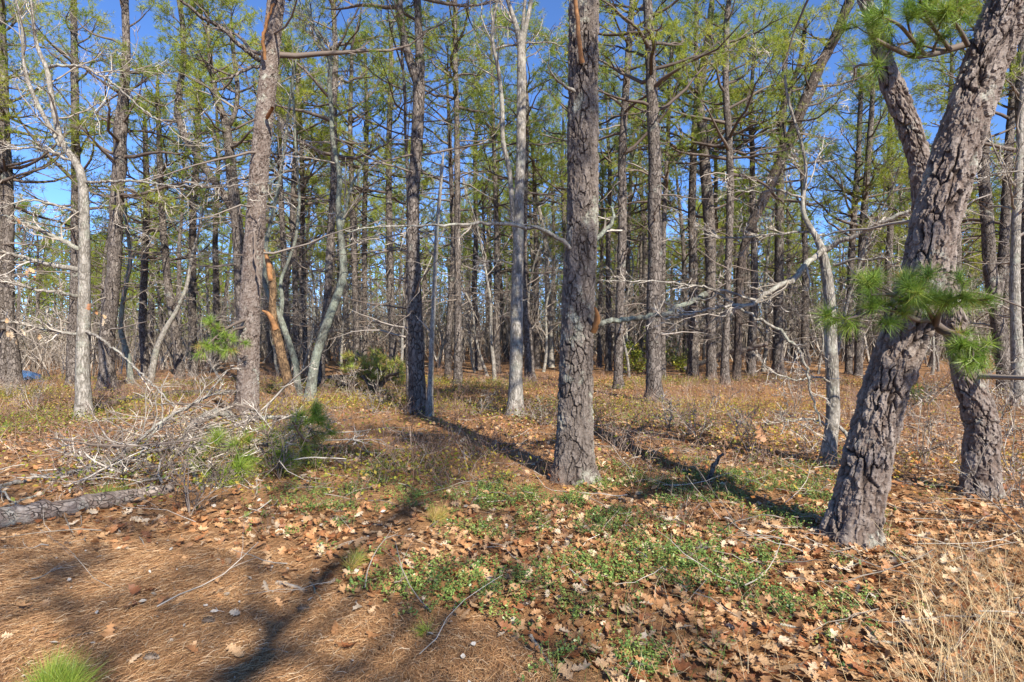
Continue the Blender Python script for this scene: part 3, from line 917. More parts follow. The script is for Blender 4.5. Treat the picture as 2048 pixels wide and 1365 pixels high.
add_branch(bpy.data.objects['snapped_oak'], np.array(bpy.data.objects['snapped_oak'].location), branch_px([(541, 562, 9), (539, 535, 12), (534, 516, 9), (528, 499, 2)], gpt(582, 797)[1] - 0.07, gpt(582, 797)[1] - 0.06), M['redwood'], None, 'split_wood', 6, wob=0.004)
add_branch(bpy.data.objects['snapped_oak'], np.array(bpy.data.objects['snapped_oak'].location), branch_px([(552, 660, 14), (541, 632, 11), (530, 622, 6), (524, 621, 2)], gpt(582, 797)[1] - 0.05, gpt(582, 797)[1] - 0.15), M['redwood'], None, 'bark_flap', 6, wob=0.004)
oak([(597, 792, 17), (595, 770, 14), (593, 730, 13), (576, 680, 12), (561, 635, 12), (545, 610, 10), (530, 575, 10), (529, 535, 9), (533, 480, 8), (548, 420, 7), (565, 330, 6), (580, 200, 5)],
    'twisted grey-green lichened oak stem in the triple clump', H=8.5, auto=8, top=1.4, mat_='greenoak', levels=TW,
    forks=[[(561, 632, 9), (566, 595, 8), (558, 565, 7), (575, 528, 6), (592, 481, 6), (600, 400, 5), (590, 280, 4)]])
oak([(620, 802, 27), (622, 780, 21), (629, 723, 18), (653, 649, 18), (676, 589, 16), (688, 555, 16), (686, 511, 14), (681, 467, 12), (675, 415, 10), (681, 354, 10), (664, 277, 9), (663, 215, 9), (657, 148, 8), (666, 135, 8), (653, 105, 7), (630, 60, 5)],
    'lichened oak leaning right, then bending back, in the triple clump', H=9.5, auto=9, auto0=0.5, top=1.4, mat_='greenoak', levels=TW,
    limbs=[([(681, 470, 8), (700, 380, 6), (725, 330, 5), (760, 290, 3)], 0.5, TW)])
oak([(859, 832, 18), (860, 800, 13), (862, 740, 10), (864, 670, 10), (868, 602, 9), (873, 467, 8), (880, 387, 7), (886, 320, 5), (887, 306, 2)],
    'thin grey dead snag with a bare broken tip', auto=7, auto0=0.3, top=0.6, levels=((3, 0.4, 4), (3, 0.4, 3)), name='dead_snag', group=None)
oak([(1103, 735, 13), (1102, 690, 11), (1100, 636, 10), (1095, 568, 9), (1093, 501, 9), (1085, 450, 8), (1070, 380, 6), (1078, 280, 5)],
    'pale crooked oak glimpsed left of the plated pine', H=8, auto=14, top=1.8, levels=TW)
r_oak, r_oak_o, _, r_oak_d = oak([(1654, 930, 32), (1656, 905, 26), (1667, 847, 25), (1666, 764, 24), (1660, 676, 23), (1661, 601, 22), (1653, 544, 19), (1646, 503, 17), (1638, 473, 12), (1626, 462, 10), (1602, 437, 9), (1600, 411, 8), (1604, 392, 7), (1617, 352, 7), (1611, 316, 6), (1592, 246, 5), (1575, 205, 3)],
    'smooth pale oak with crossing bare limbs beside the big leaning pine', H=4.4, auto=4, auto0=0.7, top=0.8, levels=TW,
    limbs=[([(1652, 500, 12), (1636, 508, 12), (1615, 527, 12), (1594, 552, 11), (1559, 573, 10), (1524, 591, 9), (1512, 608, 8), (1478, 613, 7), (1436, 612, 5), (1395, 628, 4), (1330, 640, 2)], -0.6, ((15, 0.26, 6), (6, 0.45, 5), (3, 0.5, 4))),
           ([(1648, 503, 11), (1682, 482, 10), (1717, 467, 9), (1770, 440, 8), (1835, 418, 6), (1900, 380, 4), (1980, 350, 3), (2060, 340, 2)], -0.9, ((15, 0.26, 6), (6, 0.45, 5), (3, 0.5, 4))),
           ([(1518, 603, 5), (1470, 590, 5), (1432, 580, 5), (1390, 572, 4), (1330, 562, 3), (1260, 563, 3), (1196, 562, 2)], -0.5, ((9, 0.16, 5), (4, 0.5, 4), (3, 0.5, 3))),
           ([(1428, 580, 4), (1453, 601, 5), (1506, 633, 6), (1559, 661, 6), (1594, 696, 6), (1615, 749, 5), (1640, 850, 4)], -0.4, ((7, 0.2, 5), (4, 0.45, 4), (3, 0.5, 3))),
           ([(1666, 530, 6), (1720, 520, 5), (1790, 512, 4), (1850, 525, 3)], -0.7, TW),
           ([(1670, 850, 8), (1688, 862, 8), (1700, 885, 8), (1712, 905, 7)], -0.2, None),
           ([(1664, 765, 5), (1630, 752, 4), (1590, 762, 3), (1540, 742, 2)], -0.5, TW),
           ([(1663, 850, 5), (1620, 838, 4), (1575, 842, 3), (1560, 870, 2)], -0.6, TW),
           ([(1648, 470, 6), (1600, 462, 5), (1540, 470, 5), (1480, 478, 4), (1400, 470, 3)], 0.3, TW2),
           ([(1604, 395, 5), (1560, 380, 4), (1500, 385, 3), (1440, 372, 2)], -0.5, TW2)])
oak([(2036, 812, 24), (2034, 700, 20), (2029, 583, 18), (2032, 440, 16), (2040, 300, 12), (2046, 150, 8)], 'pale grey oak rising near the right edge', H=8.5, auto=12, top=1.8, levels=TW)
oak([(262, 768, 12), (258, 720, 11), (240, 660, 9), (246, 600, 8), (262, 520, 7), (250, 420, 5)], 'small crooked green-grey oak behind the bent pine', H=6, auto=14, top=1.5, mat_='greenoak', levels=TW)
oak([(300, 768, 13), (312, 700, 12), (330, 660, 10), (355, 620, 8), (375, 570, 7), (382, 520, 5)], 'pale oak limb curving up to the right, left wood', H=6.0, auto=12, top=1.4, levels=TW)

reseed(21)
# near needle sprays on the big leaning pine and on the scaly pine
def needle_spray(root, o, limbs, dens, per, ln, wid, mat_='nearneedle', name='bough', twl=0.28, spread=0.85, dry=0.05, bright=0.0):
    for p in limbs:
        q = resample(p, 0.04)
        mb = MB()
        add_tubes(mb, q[None, :, :3], q[None, :, 3], 6, 0.3)
        b = mb.build(name, M['pinetwig'], root, o)
        P, R = batch(q, max(6, len(q) // 2))
        O, D, ix, rd, t = spawn(P, R, dens, 0.3, 1.0, 0.4, 1.1)
        P2 = grow(O, D, twl * U(0.5, 1.2, len(ix)), 5, 0.16, 0.08)
        R2 = taper(np.maximum(rd * 0.6, 0.0028), 5, 0.6)
        tw = MB()
        add_tubes(tw, P2, R2, 4, U(0, 0.5, len(ix)))
        O3, D3, ix3, rd3, t3 = spawn(P2, R2, 2, 0.5, 1.0, 0.4, 0.9)
        P3 = grow(O3, D3, twl * 0.45 * U(0.5, 1.2, len(ix3)), 4, 0.12, 0.1)
        add_tubes(tw, P3, taper(np.full(len(ix3), 0.0026), 4, 0.7), 4, U(0, 0.5, len(ix3)))
        tw.build('twig_spray', M['pinetwig'], b, o)['kind'] = 'stuff'
        E = np.concatenate([P2[:, -1], P3[:, -1], q[-1:, :3]])
        A = np.concatenate([P2[:, -1] - P2[:, -2], P3[:, -1] - P3[:, -2], q[-1:, :3] - q[-2:-1, :3]])
        f = MB()
        tt = np.where(U(0, 1, len(E)) < dry, 1.0, U(0.2 + bright, 0.75 + bright * 0.4, len(E)))
        needles(f, E, A, per, ln, wid, spread, tt, 0.05)
        f.build('foliage', M[mat_], b, o)['kind'] = 'stuff'


nd = near_d
needle_spray(near_root, near_o, [
    branch_px([(1862, 640, 14), (1830, 640, 11), (1790, 620, 9), (1740, 625, 7), (1690, 640, 5)], nd - 0.1, nd - 0.75),
    branch_px([(1850, 610, 12), (1820, 600, 9), (1780, 590, 7), (1740, 590, 5)], nd - 0.1, nd - 0.7),
    branch_px([(1868, 640, 12), (1850, 610, 9), (1830, 590, 7), (1840, 575, 5)], nd - 0.1, nd - 0.75),
    branch_px([(1872, 650, 13), (1880, 620, 10), (1900, 600, 8), (1925, 590, 6)], nd - 0.1, nd - 0.6),
    branch_px([(1870, 650, 20), (1890, 665, 17), (1915, 672, 13), (1950, 690, 8)], nd, nd - 0.4),
], 8, 60, 0.115, 0.0034, twl=0.16)
needle_spray(near_root, near_o, [
    branch_px([(1975, 75, 16), (1930, 90, 14), (1880, 105, 13), (1830, 115, 11), (1790, 100, 9), (1745, 75, 6)], nd + 0.15, nd - 0.3),
    branch_px([(1850, 112, 10), (1825, 80, 8), (1800, 50, 7), (1770, 35, 5)], nd - 0.1, nd - 0.4),
    branch_px([(1900, 100, 9), (1870, 60, 8), (1850, 30, 6), (1840, 0, 5)], nd - 0.05, nd - 0.4),
    branch_px([(1935, 90, 9), (1920, 60, 8), (1905, 40, 6), (1900, 20, 5)], nd - 0.05, nd - 0.5),
], 8, 60, 0.115, 0.0034, twl=0.2)
needle_spray(left_root, left_o, [
    branch_px([(490, 640, 7), (470, 648, 6), (445, 662, 5), (415, 690, 3)], left_d - 0.15, left_d - 0.9),
    branch_px([(488, 655, 6), (465, 660, 5), (450, 690, 3)], left_d - 0.15, left_d - 0.7),
], 10, 34, 0.13, 0.006, twl=0.3)

reseed(22)
# ------------------------------------------------------------------ the wood behind: pines and scrub oaks that look alike
def make_pine_variant(H, bend, live, spread, seed):
    z = np.linspace(0, H, 14)
    a = U(0, 6.28)
    off = bend * np.sin(z / H * U(2, 5) + U(0, 6)) + N(0, 0.04, 14).cumsum() * 0.5
    off = off - off[0]
    off2 = np.cumsum(N(0, 0.05, 14))
    off2 -= off2[0]
    path = np.stack([off * math.cos(a) - off2 * math.sin(a), off * math.sin(a) + off2 * math.cos(a), z - 0.05, 0.15 * (1 - 0.85 * z / H) ** 0.8 + 0.012], 1)
    V, Q, p = rough_trunk(path, 0.3, 9)
    tr = MB().add(V, Q).mesh('trunk', M['pine'])
    br, fo = pine_limbs(p, H * live, H, seed, spread=spread, n_live=30, n_dead=34, per2=9, per3=4, tuft=13, nl=0.16, nw=0.011, dead0=0.15, dead_len=1.0)
    return tr, br.mesh('branchwork', M['pinetwig']), fo.mesh('foliage', M['needle'])


def make_oak_variant(H, seed):
    n = 12
    z = np.linspace(0, 1, n)
    P = grow(np.zeros((1, 3)), np.array([[U(-0.3, 0.3), U(-0.3, 0.3), 1.0]]), np.array([H]), n, 0.16, 0.08)
    path = np.concatenate([P[0], (0.0095 * H * (1 - 0.85 * z) + 0.005)[:, None]], 1)
    path[:, 2] -= 0.04
    V, Q, p = rough_trunk(path, 0.2, 8, 0.25, 0.05)
    tr = MB().add(V, Q).mesh('trunk', M['oak'])
    cr = MB()
    PB, RB = batch(p, 16)
    O, D, ix, rd, t = spawn(PB, RB, 13, 0.15, 1.0, 0.5, 1.1)
    L = U(0.25, 0.55, len(ix)) * H * (1.1 - 0.6 * t)
    P2 = grow(O, D, L, 8, 0.2, 0.06)
    R2 = taper(np.maximum(rd * 0.45, 0.005), 8, 0.2)
    add_tubes(cr, P2, R2, 4)
    oak_crown(P2, R2, cr, ((6, 0.42, 5), (4, 0.45, 4), (3, 0.5, 3)), rmin=0.0058)
    return tr, cr.mesh('crown', M['twig'])


variants = [make_pine_variant(H, b, l, s, k) for k, (H, b, l, s) in enumerate([(11, 0.35, 0.5, 2.3), (12, 0.2, 0.55, 2.2), (10, 0.55, 0.45, 2.4), (12.5, 0.3, 0.5, 2.5), (9.5, 0.45, 0.4, 2.2), (11.5, 0.7, 0.5, 2.6)])]
ovars = [make_oak_variant(H, k) for k, H in enumerate([4.5, 6.0, 3.2, 7.0, 5.2])]


def place(kind, k, x, y, rz, sc, label, group):
    loc = (x, y, float(ground_h(x, y)))
    parts = variants[k] if kind == 'pine' else ovars[k]
    names = ('trunk', 'branchwork', 'foliage') if kind == 'pine' else ('trunk', 'crown')
    r = empty('pine_tree' if kind == 'pine' else 'scrub_oak', loc, label, 'tree', group)
    r.rotation_euler = (N(0, 0.045), N(0, 0.045), rz)
    r.scale = sc
    for nm, me in zip(names, parts):
        c = link(nm, me, r)
        if nm != 'trunk':
            c['kind'] = 'stuff'
    return r


taken = [np.array(ob.location[:2]) for ob in bpy.data.objects if ob.type == 'EMPTY']
cnt = 0
tries = 0
while cnt < 175 and tries < 6000:
    tries += 1
    y = 17.5 + 36 * U() ** 0.75
    x = U(-1.02, 1.02) * y
    if -30 < x < -13.5 and 15 < y < 30:
        continue
    q = np.array([x, y])
    if min(np.linalg.norm(t - q) for t in taken) < 1.25:
        continue
    taken.append(q)
    s = U(0.82, 1.12)
    w = s * U(0.75, 1.1)
    place('pine', int(U(0, 6)), x, y, U(0, 6.28), (w, w, s), 'slim pine in the crowded wood behind the named trunks', 'far pines of the wood')
    cnt += 1
cnt = 0
tries = 0
while cnt < 140 and tries < 4000:
    tries += 1
    y = 17 + 30 * U()
    x = U(-1.0, 1.0) * y
    if -30 < x < -13 and 15 < y < 30:
        continue
    q = np.array([x, y])
    if min(np.linalg.norm(t - q) for t in taken) < 0.9:
        continue
    taken.append(q)
    s = U(0.7, 1.15)
    place('oak', int(U(0, 5)), x, y, U(0, 6.28), (s, s, s), 'bare pale scrub oak among the pine trunks behind', 'scrub oaks of the wood')
    cnt += 1

reseed(23)
# the far wood that reads as one mass
fw = MB()
fwn = MB()
fwt = MB()
for k in range(480):
    y = 48 + 56 * U()
    x = U(-1.12, 1.12) * y
    H = U(9, 13)
    z = np.linspace(0, H, 6)
    P = np.stack([x + np.cumsum(N(0, 0.15, 6)), y + np.cumsum(N(0, 0.15, 6)), z - 0.1 + float(ground_h(x, y))], 1)
    add_tubes(fw, P[None], (0.17 * (1 - 0.8 * z / H))[None], 5)
    nt_ = 95
    hz = H * U(0.12, 1.02, nt_)
    rr = 2.1 * (1.15 - (hz / H)) ** 0.5 * U(0.2, 1, nt_)
    aa = U(0, 6.28, nt_)
    C = np.stack([x + rr * np.cos(aa), y + rr * np.sin(aa), hz + P[0, 2]], 1)
    needles(fwn, C, N(0, 1, (nt_, 3)) + [0, 0, 0.5], 6, 0.5, 0.10, 1.0, np.clip(U(0.35, 0.85) + N(0, 0.15, nt_), 0, 1), 0.3)
    nb = 9
    ab = U(0, 6.28, nb)
    hb = H * U(0.1, 0.75, nb)
    O = np.stack([np.interp(hb, z, P[:, 0]), np.interp(hb, z, P[:, 1]), hb + P[0, 2]], 1)
    B = grow(O, np.stack([np.cos(ab), np.sin(ab), U(-0.2, 0.7, nb)], 1), U(0.8, 2.2, nb), 4, 0.2, 0.03)
    add_ribbons(fwt, B, taper(np.full(nb, 0.03), 4))
for k in range(1):
    ns = 9500
    ys = 26 + 60 * U(0, 1, ns)
    xs = U(-1.1, 1.1, ns) * ys
    S_ = grow(np.stack([xs, ys, ground_h(xs, ys)], 1), np.stack([N(0, 0.25, ns), N(0, 0.25, ns), np.ones(ns)], 1), U(1.2, 5.5, ns), 5, 0.14, 0.05)
    RS = taper(U(0.012, 0.035, ns), 5, 0.3)
    add_ribbons(fwt, S_, RS)
    O, D, ix, rd, t = spawn(S_, RS, 4, 0.3, 1.0, 0.4, 1.1)
    add_ribbons(fwt, grow(O, D, U(0.4, 1.6, len(ix)), 3, 0.2, 0.05), taper(np.full(len(ix), 0.012), 3))
for nm, mb, mt in (('distant_wood', fw, M['pine']), ('distant_wood_foliage', fwn, M['needle']), ('distant_wood_branches', fwt, M['twig'])):
    ob = mb.build(nm, mt)
    if nm == 'distant_wood':
        tag(ob, 'far mass of pine trunks and green crowns closing off the view', 'wood', kind='stuff')
        dw = ob
    else:
        ob.parent = dw
        ob['kind'] = 'stuff'

reseed(24)
# a sparse pine behind the viewpoint throws the broken shade across the clearing
zz = np.linspace(0, 14, 29)
pth = np.stack([np.interp(zz, [0, 4, 7.8, 8.9, 9.9, 11.5, 14], [3.9, 3.6, 3.3, 3.75, 4.75, 5.9, 6.8]), np.full(29, -7.0), zz - 0.05, 0.12 * (1 - 0.95 * zz / 14) + 0.010], 1)
pth[:, 0] += np.where(zz > 7, 0.18 * np.sin(zz * 2.3), 0)
sr_ = empty('pine_tree', pth[0, :3], 'sparse pine behind the viewpoint that shades the needle mat', 'tree')
V, Q, p = rough_trunk(pth, 0.3, 9)
MB().add(V, Q).build('trunk', M['pine'], sr_, pth[0, :3])
br, fo = pine_limbs(p, 7.2, 14.0, 0, spread=4.0, n_live=30, n_dead=10, per2=9, per3=5, tuft=20, nl=0.17, nw=0.011)
br.build('branchwork', M['pinetwig'], sr_, pth[0, :3])['kind'] = 'stuff'
fo.build('foliage', M['needle'], sr_, pth[0, :3])['kind'] = 'stuff'

reseed(25)
# ------------------------------------------------------------------ litter and low plants
def scatter(n, d0, d1, spread=0.98, pw=2.0):
    d = U(d0 ** pw, d1 ** pw, n) ** (1 / pw)
    x = U(-1, 1, n) * spread * d
    return x, d


def to_px(x, d):
    return CX + x / d * F, HY + CH * F / d


def needle_zone(x, d):
    """0..1: how far the spot lies on the needle mat at the lower left of the clearing"""
    px, py = to_px(x, d)
    px = px + 120 * (noise2(x, d, 1.3, 31) - 0.5)
    b = np.interp(px, [-400, 0, 500, 700, 1000, 1150, 1300], [1040, 1050, 1090, 1180, 1255, 1350, 1500])
    return sstep(-40, 60, py - b)


def oriented(n, yaw, tilt, roll):
    cy, sy = np.cos(yaw), np.sin(yaw)
    u = np.stack([cy * np.cos(tilt), sy * np.cos(tilt), np.sin(tilt)], 1)
    v0 = np.stack([-sy, cy, np.zeros(n)], 1)
    w0 = np.cross(u, v0)
    v = v0 * np.cos(roll)[:, None] + w0 * np.sin(roll)[:, None]
    return u, v, np.cross(u, v)


LS = np.array([0, .12, .22, .33, .45, .55, .68, .79, .89, 1.0])
LW = np.array([.02, .03, .22, .12, .31, .14, .34, .13, .18, 0.0])


def leaf_points(n, seed_curl=1.0):
    """n lobed oak leaves in local axes: (n, 36, 3) and faces of one"""
    k = len(LS)
    s = LS[None] + N(0, 0.012, (n, k))
    wl = LW[None] * U(0.75, 1.2, (n, k)) * U(0.8, 1.15, (n, 1))
    wr = LW[None] * U(0.75, 1.2, (n, k)) * U(0.8, 1.15, (n, 1))
    c1, c2, c3 = U(-0.5, 0.9, (n, 1)) * seed_curl, U(-0.5, 1.6, (n, 1)) * seed_curl, N(0, 0.25, (n, 1))
    lean = 0.10

    def z(u, v):
        return c1 * (u - 0.5) ** 2 + c2 * v ** 2 + c3 * v * (u - 0.5) + 0.02 * np.sin(u * 17 + c3 * 9)
    mid = np.stack([s, np.zeros_like(s), z(s, 0 * s)], -1)
    sl, sr = s + lean * wl, s + lean * wr
    le = np.stack([sl, wl, z(sl, wl)], -1)
    ri = np.stack([sr, -wr, z(sr, -wr)], -1)
    P = np.concatenate([mid, le, ri], 1)
    q = []
    for i in range(k - 1):
        q.append((i, i + 1, k + i + 1, k + i))
        q.append((i + 1, i, 2 * k + i, 2 * k + i + 1))
    return P, np.array(q)


def place_local(P, O, u, v, w, L):
    return O[:, None] + (P[..., 0:1] * u[:, None] + P[..., 1:2] * v[:, None] + P[..., 2:3] * w[:, None]) * L[:, None, None]


# oak leaves: the 300 that show largest are single pieces of the ground, the rest one litter
x, d = scatter(24000, 2.35, 5.0)
keep = U(0, 1, len(x)) < np.clip(1.0 - needle_zone(x, d) * 0.93, 0, 1) * (0.30 + 0.75 * sstep(0.3, 0.6, noise2(x, d, 0.9, 41))) * np.where(to_px(x, d)[0] < 900, 0.55, 1.0) * np.where(d > 5.5, 0.7, 1.0) * 0.42
x, d = x[keep], d[keep]
order = np.argsort(d)
x, d = x[order], d[order]
inview = np.abs(to_px(x, d)[0] - CX) < 1000
inview &= to_px(x, d)[1] < 1365
pick = np.nonzero(inview)[0][:300]
lm = []
for k in range(14):
    P, q = leaf_points(1)
    lm.append(MB().add((P[0] - [0.5, 0, 0]), q, tint=np.clip(U(0.15, 1.0), 0, 1)).mesh('fallen_leaf', M['leaf']))
for n_, i in enumerate(pick):
    o = link('fallen_leaf', lm[n_ % 14], ground)
    o.location = (x[i], d[i], float(ground_h(x[i], d[i])) + U(0.012, 0.035))
    o.rotation_euler = (N(0, 0.3), N(0, 0.25), U(0, 6.28))
    s = U(0.065, 0.11)
    o.scale = (s, s, s)
rest = np.setdiff1d(np.arange(len(x)), pick)
x, d = x[rest], d[rest]
n = len(x)
P, q = leaf_points(n)
u, v, w = oriented(n, U(0, 6.28, n), N(0, 0.38, n), N(0, 0.45, n))
V = place_local(P - np.array([0.5, 0, 0]), np.stack([x, d, ground_h(x, d) + U(0.006, 0.035, n)], 1), u, v, w, U(0.045, 0.10, n))
k = V.shape[1]
litter = MB().add(V, (q[None] + (np.arange(n) * k)[:, None, None]).reshape(-1, 4), tint=np.repeat(np.clip(N(0.58, 0.24, n), 0, 1), k))
# farther leaves: folded lozenges
x, d = scatter(60000, 4.8, 20, 1.0)
keep = U(0, 1, len(x)) < (0.25 + 0.75 * sstep(0.35, 0.65, noise2(x, d, 0.5, 43))) * (1 - 0.6 * needle_zone(x, d)) * np.where(d > 11, 0.6, 1.0) * np.where(to_px(x, d)[0] < 900, 0.8, 1.0)
x, d = x[keep], d[keep]
n = len(x)
u, v, w = oriented(n, U(0, 6.28, n), N(0, 0.35, n), N(0, 0.4, n))
Pf = np.array([[-.5, 0, 0], [-.1, .3, .12], [.5, 0, 0.05], [-.1, -.3, .12], [0.22, .24, .1], [.22, -.24, .1]])
V = place_local(np.repeat(Pf[None], n, 0) * U(0.7, 1.3, (n, 1, 3)), np.stack([x, d, ground_h(x, d) + U(0.01, 0.05, n)], 1), u, v, w, U(0.04, 0.085, n))
qf = np.array([[0, 2, 4, 1], [2, 0, 3, 5]])
litter.add(V, (qf[None] + (np.arange(n) * 6)[:, None, None]).reshape(-1, 4), tint=np.repeat(np.clip(N(0.6, 0.22, n), 0, 1), 6))
tag(litter.build('leaf_litter', M['leaf']), 'brown and tan oak leaves littering the forest floor', 'leaf litter', kind='stuff')

# fallen pine needles
x, d = scatter(330000, 2.3, 6.0)
nz = needle_zone(x, d)
keep = U(0, 1, len(x)) < (0.06 + 0.9 * nz) * np.where(d < 5, 1.0, 0.7)
x, d = x[keep], d[keep]
n = len(x)
yaw = 0.5 + 5.0 * (noise2(x, d, 1.1, 51) - 0.5) + N(0, 0.75, n)
u, v, w = oriented(n, yaw, N(0, 0.10, n), U(-1.2, 1.2, n))
O = np.stack([x, d, ground_h(x, d) + U(0.002, 0.022, n)], 1)
L = U(0.035, 0.085, n)[:, None]
wd = 0.00085
bend = w * N(0, 0.02, (n, 1)) * 0 + v * N(0, 0.10, (n, 1)) * L
V = np.stack([O - u * L / 2 - v * wd, O - u * L / 2 + v * wd, O + bend + v * wd, O + bend - v * wd, O + u * L / 2], 1)
duff = MB().add(V, (np.array([[0, 1, 2, 3]])[None] + (np.arange(n) * 5)[:, None, None]).reshape(-1, 4), (np.array([[3, 2, 4]])[None] + (np.arange(n) * 5)[:, None, None]).reshape(-1, 3), np.repeat(np.clip(N(0.52, 0.24, n), 0, 1), 5))
tag(duff.build('needle_litter', M['duff']), 'orange-brown mat of fallen pine needles in the clearing', 'needle litter', kind='stuff')

x, d = scatter(420, 2.4, 5.2)
x = x - 0.6
n = len(x)
u, v, w = oriented(n, U(0, 6.28, n), N(0, 0.3, n), N(0, 0.5, n))
V = place_local(np.repeat(Pf[None], n, 0) * U(0.5, 1.3, (n, 1, 3)), np.stack([x, d, ground_h(x, d) + U(0.012, 0.03, n)], 1), u, v, w, U(0.012, 0.045, n))
tag(MB().add(V, (qf[None] + (np.arange(n) * 6)[:, None, None]).reshape(-1, 4), tint=np.repeat(U(0.2, 1, n), 6)).build('bark_crumbs', M['paletwig']), 'pale bark crumbs and lichen scraps on the needle mat', 'debris', kind='stuff')

# low glossy ground cover
x, d = scatter(17000, 2.5, 7.4)
px, py = to_px(x, d)
reg = (1 - needle_zone(x, d)) * sstep(430, 620, px + 160 * (noise2(x, d, 1.2, 8) - 0.5)) * (1 - sstep(1700, 1950, px)) * sstep(890, 990, py)
keep = U(0, 1, len(x)) < reg * sstep(0.42, 0.66, 0.55 * noise2(x, d, 1.6, 61) + 0.45 * noise2(x, d, 5.0, 62)) * 0.55
x, d = x[keep], d[keep]
nc = len(x)
st = 7
sx = np.repeat(x, st) + N(0, 0.045, nc * st)
sd = np.repeat(d, st) + N(0, 0.045, nc * st)
S0 = np.stack([sx, sd, ground_h(sx, sd)], 1)
SP = grow(S0, np.stack([N(0, 0.5, len(sx)), N(0, 0.5, len(sx)), np.ones(len(sx))], 1), U(0.04, 0.11, len(sx)), 4, 0.2, 0.1)
lv = 9
idx = np.repeat(np.arange(len(sx)), lv)
t = U(0.7, 3.0, len(idx))
i0 = np.minimum(t.astype(int), 2)
f = (t - i0)[:, None]
O = SP[idx, i0] * (1 - f) + SP[idx, i0 + 1] * f
n = len(O)
u, v, w = oriented(n, U(0, 6.28, n), U(-0.2, 0.8, n), N(0, 0.4, n))
L = U(0.012, 0.021, n)[:, None]
V = np.stack([O, O + u * L * 0.6 + v * L * 0.32, O + u * L, O + u * L * 0.6 - v * L * 0.32], 1)
ct = np.repeat(np.clip(N(0.55, 0.2, nc), 0, 0.88), st * lv) + N(0, 0.12, n)
cover = MB().add(V, np.arange(n * 4).reshape(-1, 4), tint=np.repeat(np.clip(ct, 0, 1), 4))
add_ribbons(cover, SP[::2], taper(np.full(len(SP[::2]), 0.0013), 4, 0.6), 0.95)
tag(cover.build('ground_cover', M['cover'], smooth=False), 'small glossy green ground-cover plants among the leaves', 'ground cover', kind='stuff')

# dry heath: thin upright twigs with yellowing leaves, thicker away from the clearing
def heath(nb, d0, d1, stems, twn, hmin, hmax, npt, rad, keepf):
    x, d = scatter(nb * 3, d0, d1, 1.02)
    kp = U(0, 1, len(x)) < keepf(x, d)
    x, d = x[kp][:nb], d[kp][:nb]
    ix = np.repeat(np.arange(len(x)), stems)
    hh = np.repeat(U(hmin, hmax, len(x)), stems) * U(0.6, 1.1, len(ix))
    O = np.stack([x[ix] + N(0, 0.07, len(ix)), d[ix] + N(0, 0.07, len(ix)), np.zeros(len(ix))], 1)
    O[:, 2] = ground_h(O[:, 0], O[:, 1]) - 0.01
    P = grow(O, np.stack([N(0, 0.55, len(ix)), N(0, 0.55, len(ix)), np.ones(len(ix))], 1), hh, npt, 0.2, 0.06)
    R = taper(np.full(len(ix), rad), npt, 0.5)
    bt = np.repeat(np.clip(N(0.5, 0.25, len(x)), 0, 1), stems)
    add_ribbons(hb, P, R, bt)
    O2, D2, i2, rd, t = spawn(P, R, twn, 0.3, 1.0, 0.4, 1.0)
    P2 = grow(O2, D2, hh[i2] * U(0.25, 0.6, len(i2)), 3, 0.25, 0.05)
    add_ribbons(hb, P2, taper(np.full(len(i2), rad * 0.7), 3, 0.5), bt[i2])
    return P2[:, -1], O2


hb = MB()
open_ = lambda x, d: (1 - needle_zone(x, d)) * (0.35 + sstep(0.4, 0.6, noise2(x, d, 0.7, 71))) * sstep(4.5, 7.0, d + 1.2 * (noise2(x, d, 0.8, 72) - 0.5))
E1, E2 = heath(3100, 4.8, 19, 5, 3, 0.16, 0.45, 3, 0.0026, open_)
heath(900, 18, 48, 5, 3, 0.3, 0.75, 2, 0.006, lambda x, d: np.where((x < -13.5) & (d > 15) & (d < 30), 0.0, 0.9))
heath(160, 4.0, 6.5, 4, 3, 0.10, 0.25, 3, 0.0016, lambda x, d: (1 - needle_zone(x, d)) * 0.8)
tag(hb.build('heath_undergrowth', M['heath']), 'low thicket of dry red-brown heath twigs under the trees', 'undergrowth', kind='stuff')
x, d = scatter(170000, 4.6, 19, 1.0)
keep = U(0, 1, len(x)) < (1 - needle_zone(x, d)) * (0.12 + 0.88 * sstep(0.42, 0.60, noise2(x, d, 0.55, 81))) * sstep(4.6, 6.4, d) * np.where(to_px(x, d)[0] < 900, 1.0, 0.75)
x, d = x[keep], d[keep]
n = len(x)
O = np.stack([x, d, ground_h(x, d) + 0.02 + 0.16 * U(0, 1, n) ** 1.5], 1)
u, v, w = oriented(n, U(0, 6.28, n), U(-0.5, 1.0, n), N(0, 0.6, n))
L = U(0.022, 0.055, n)[:, None]
V = np.stack([O, O + u * L * 0.55 + v * L * 0.3, O + u * L, O + u * L * 0.55 - v * L * 0.3], 1)
gt = np.clip(0.18 + 0.9 * (noise2(x, d, 0.45, 83) - 0.3) + N(0, 0.2, n) + 0.15 * sstep(0.1, 0.6, x / d), 0, 1)
tag(MB().add(V, np.arange(n * 4).reshape(-1, 4), tint=np.repeat(gt, 4)).build('heath_leaf_cover', M['golden'], smooth=False), 'yellow-green and golden low leaves covering the ground between trunks', 'ground cover', kind='stuff')

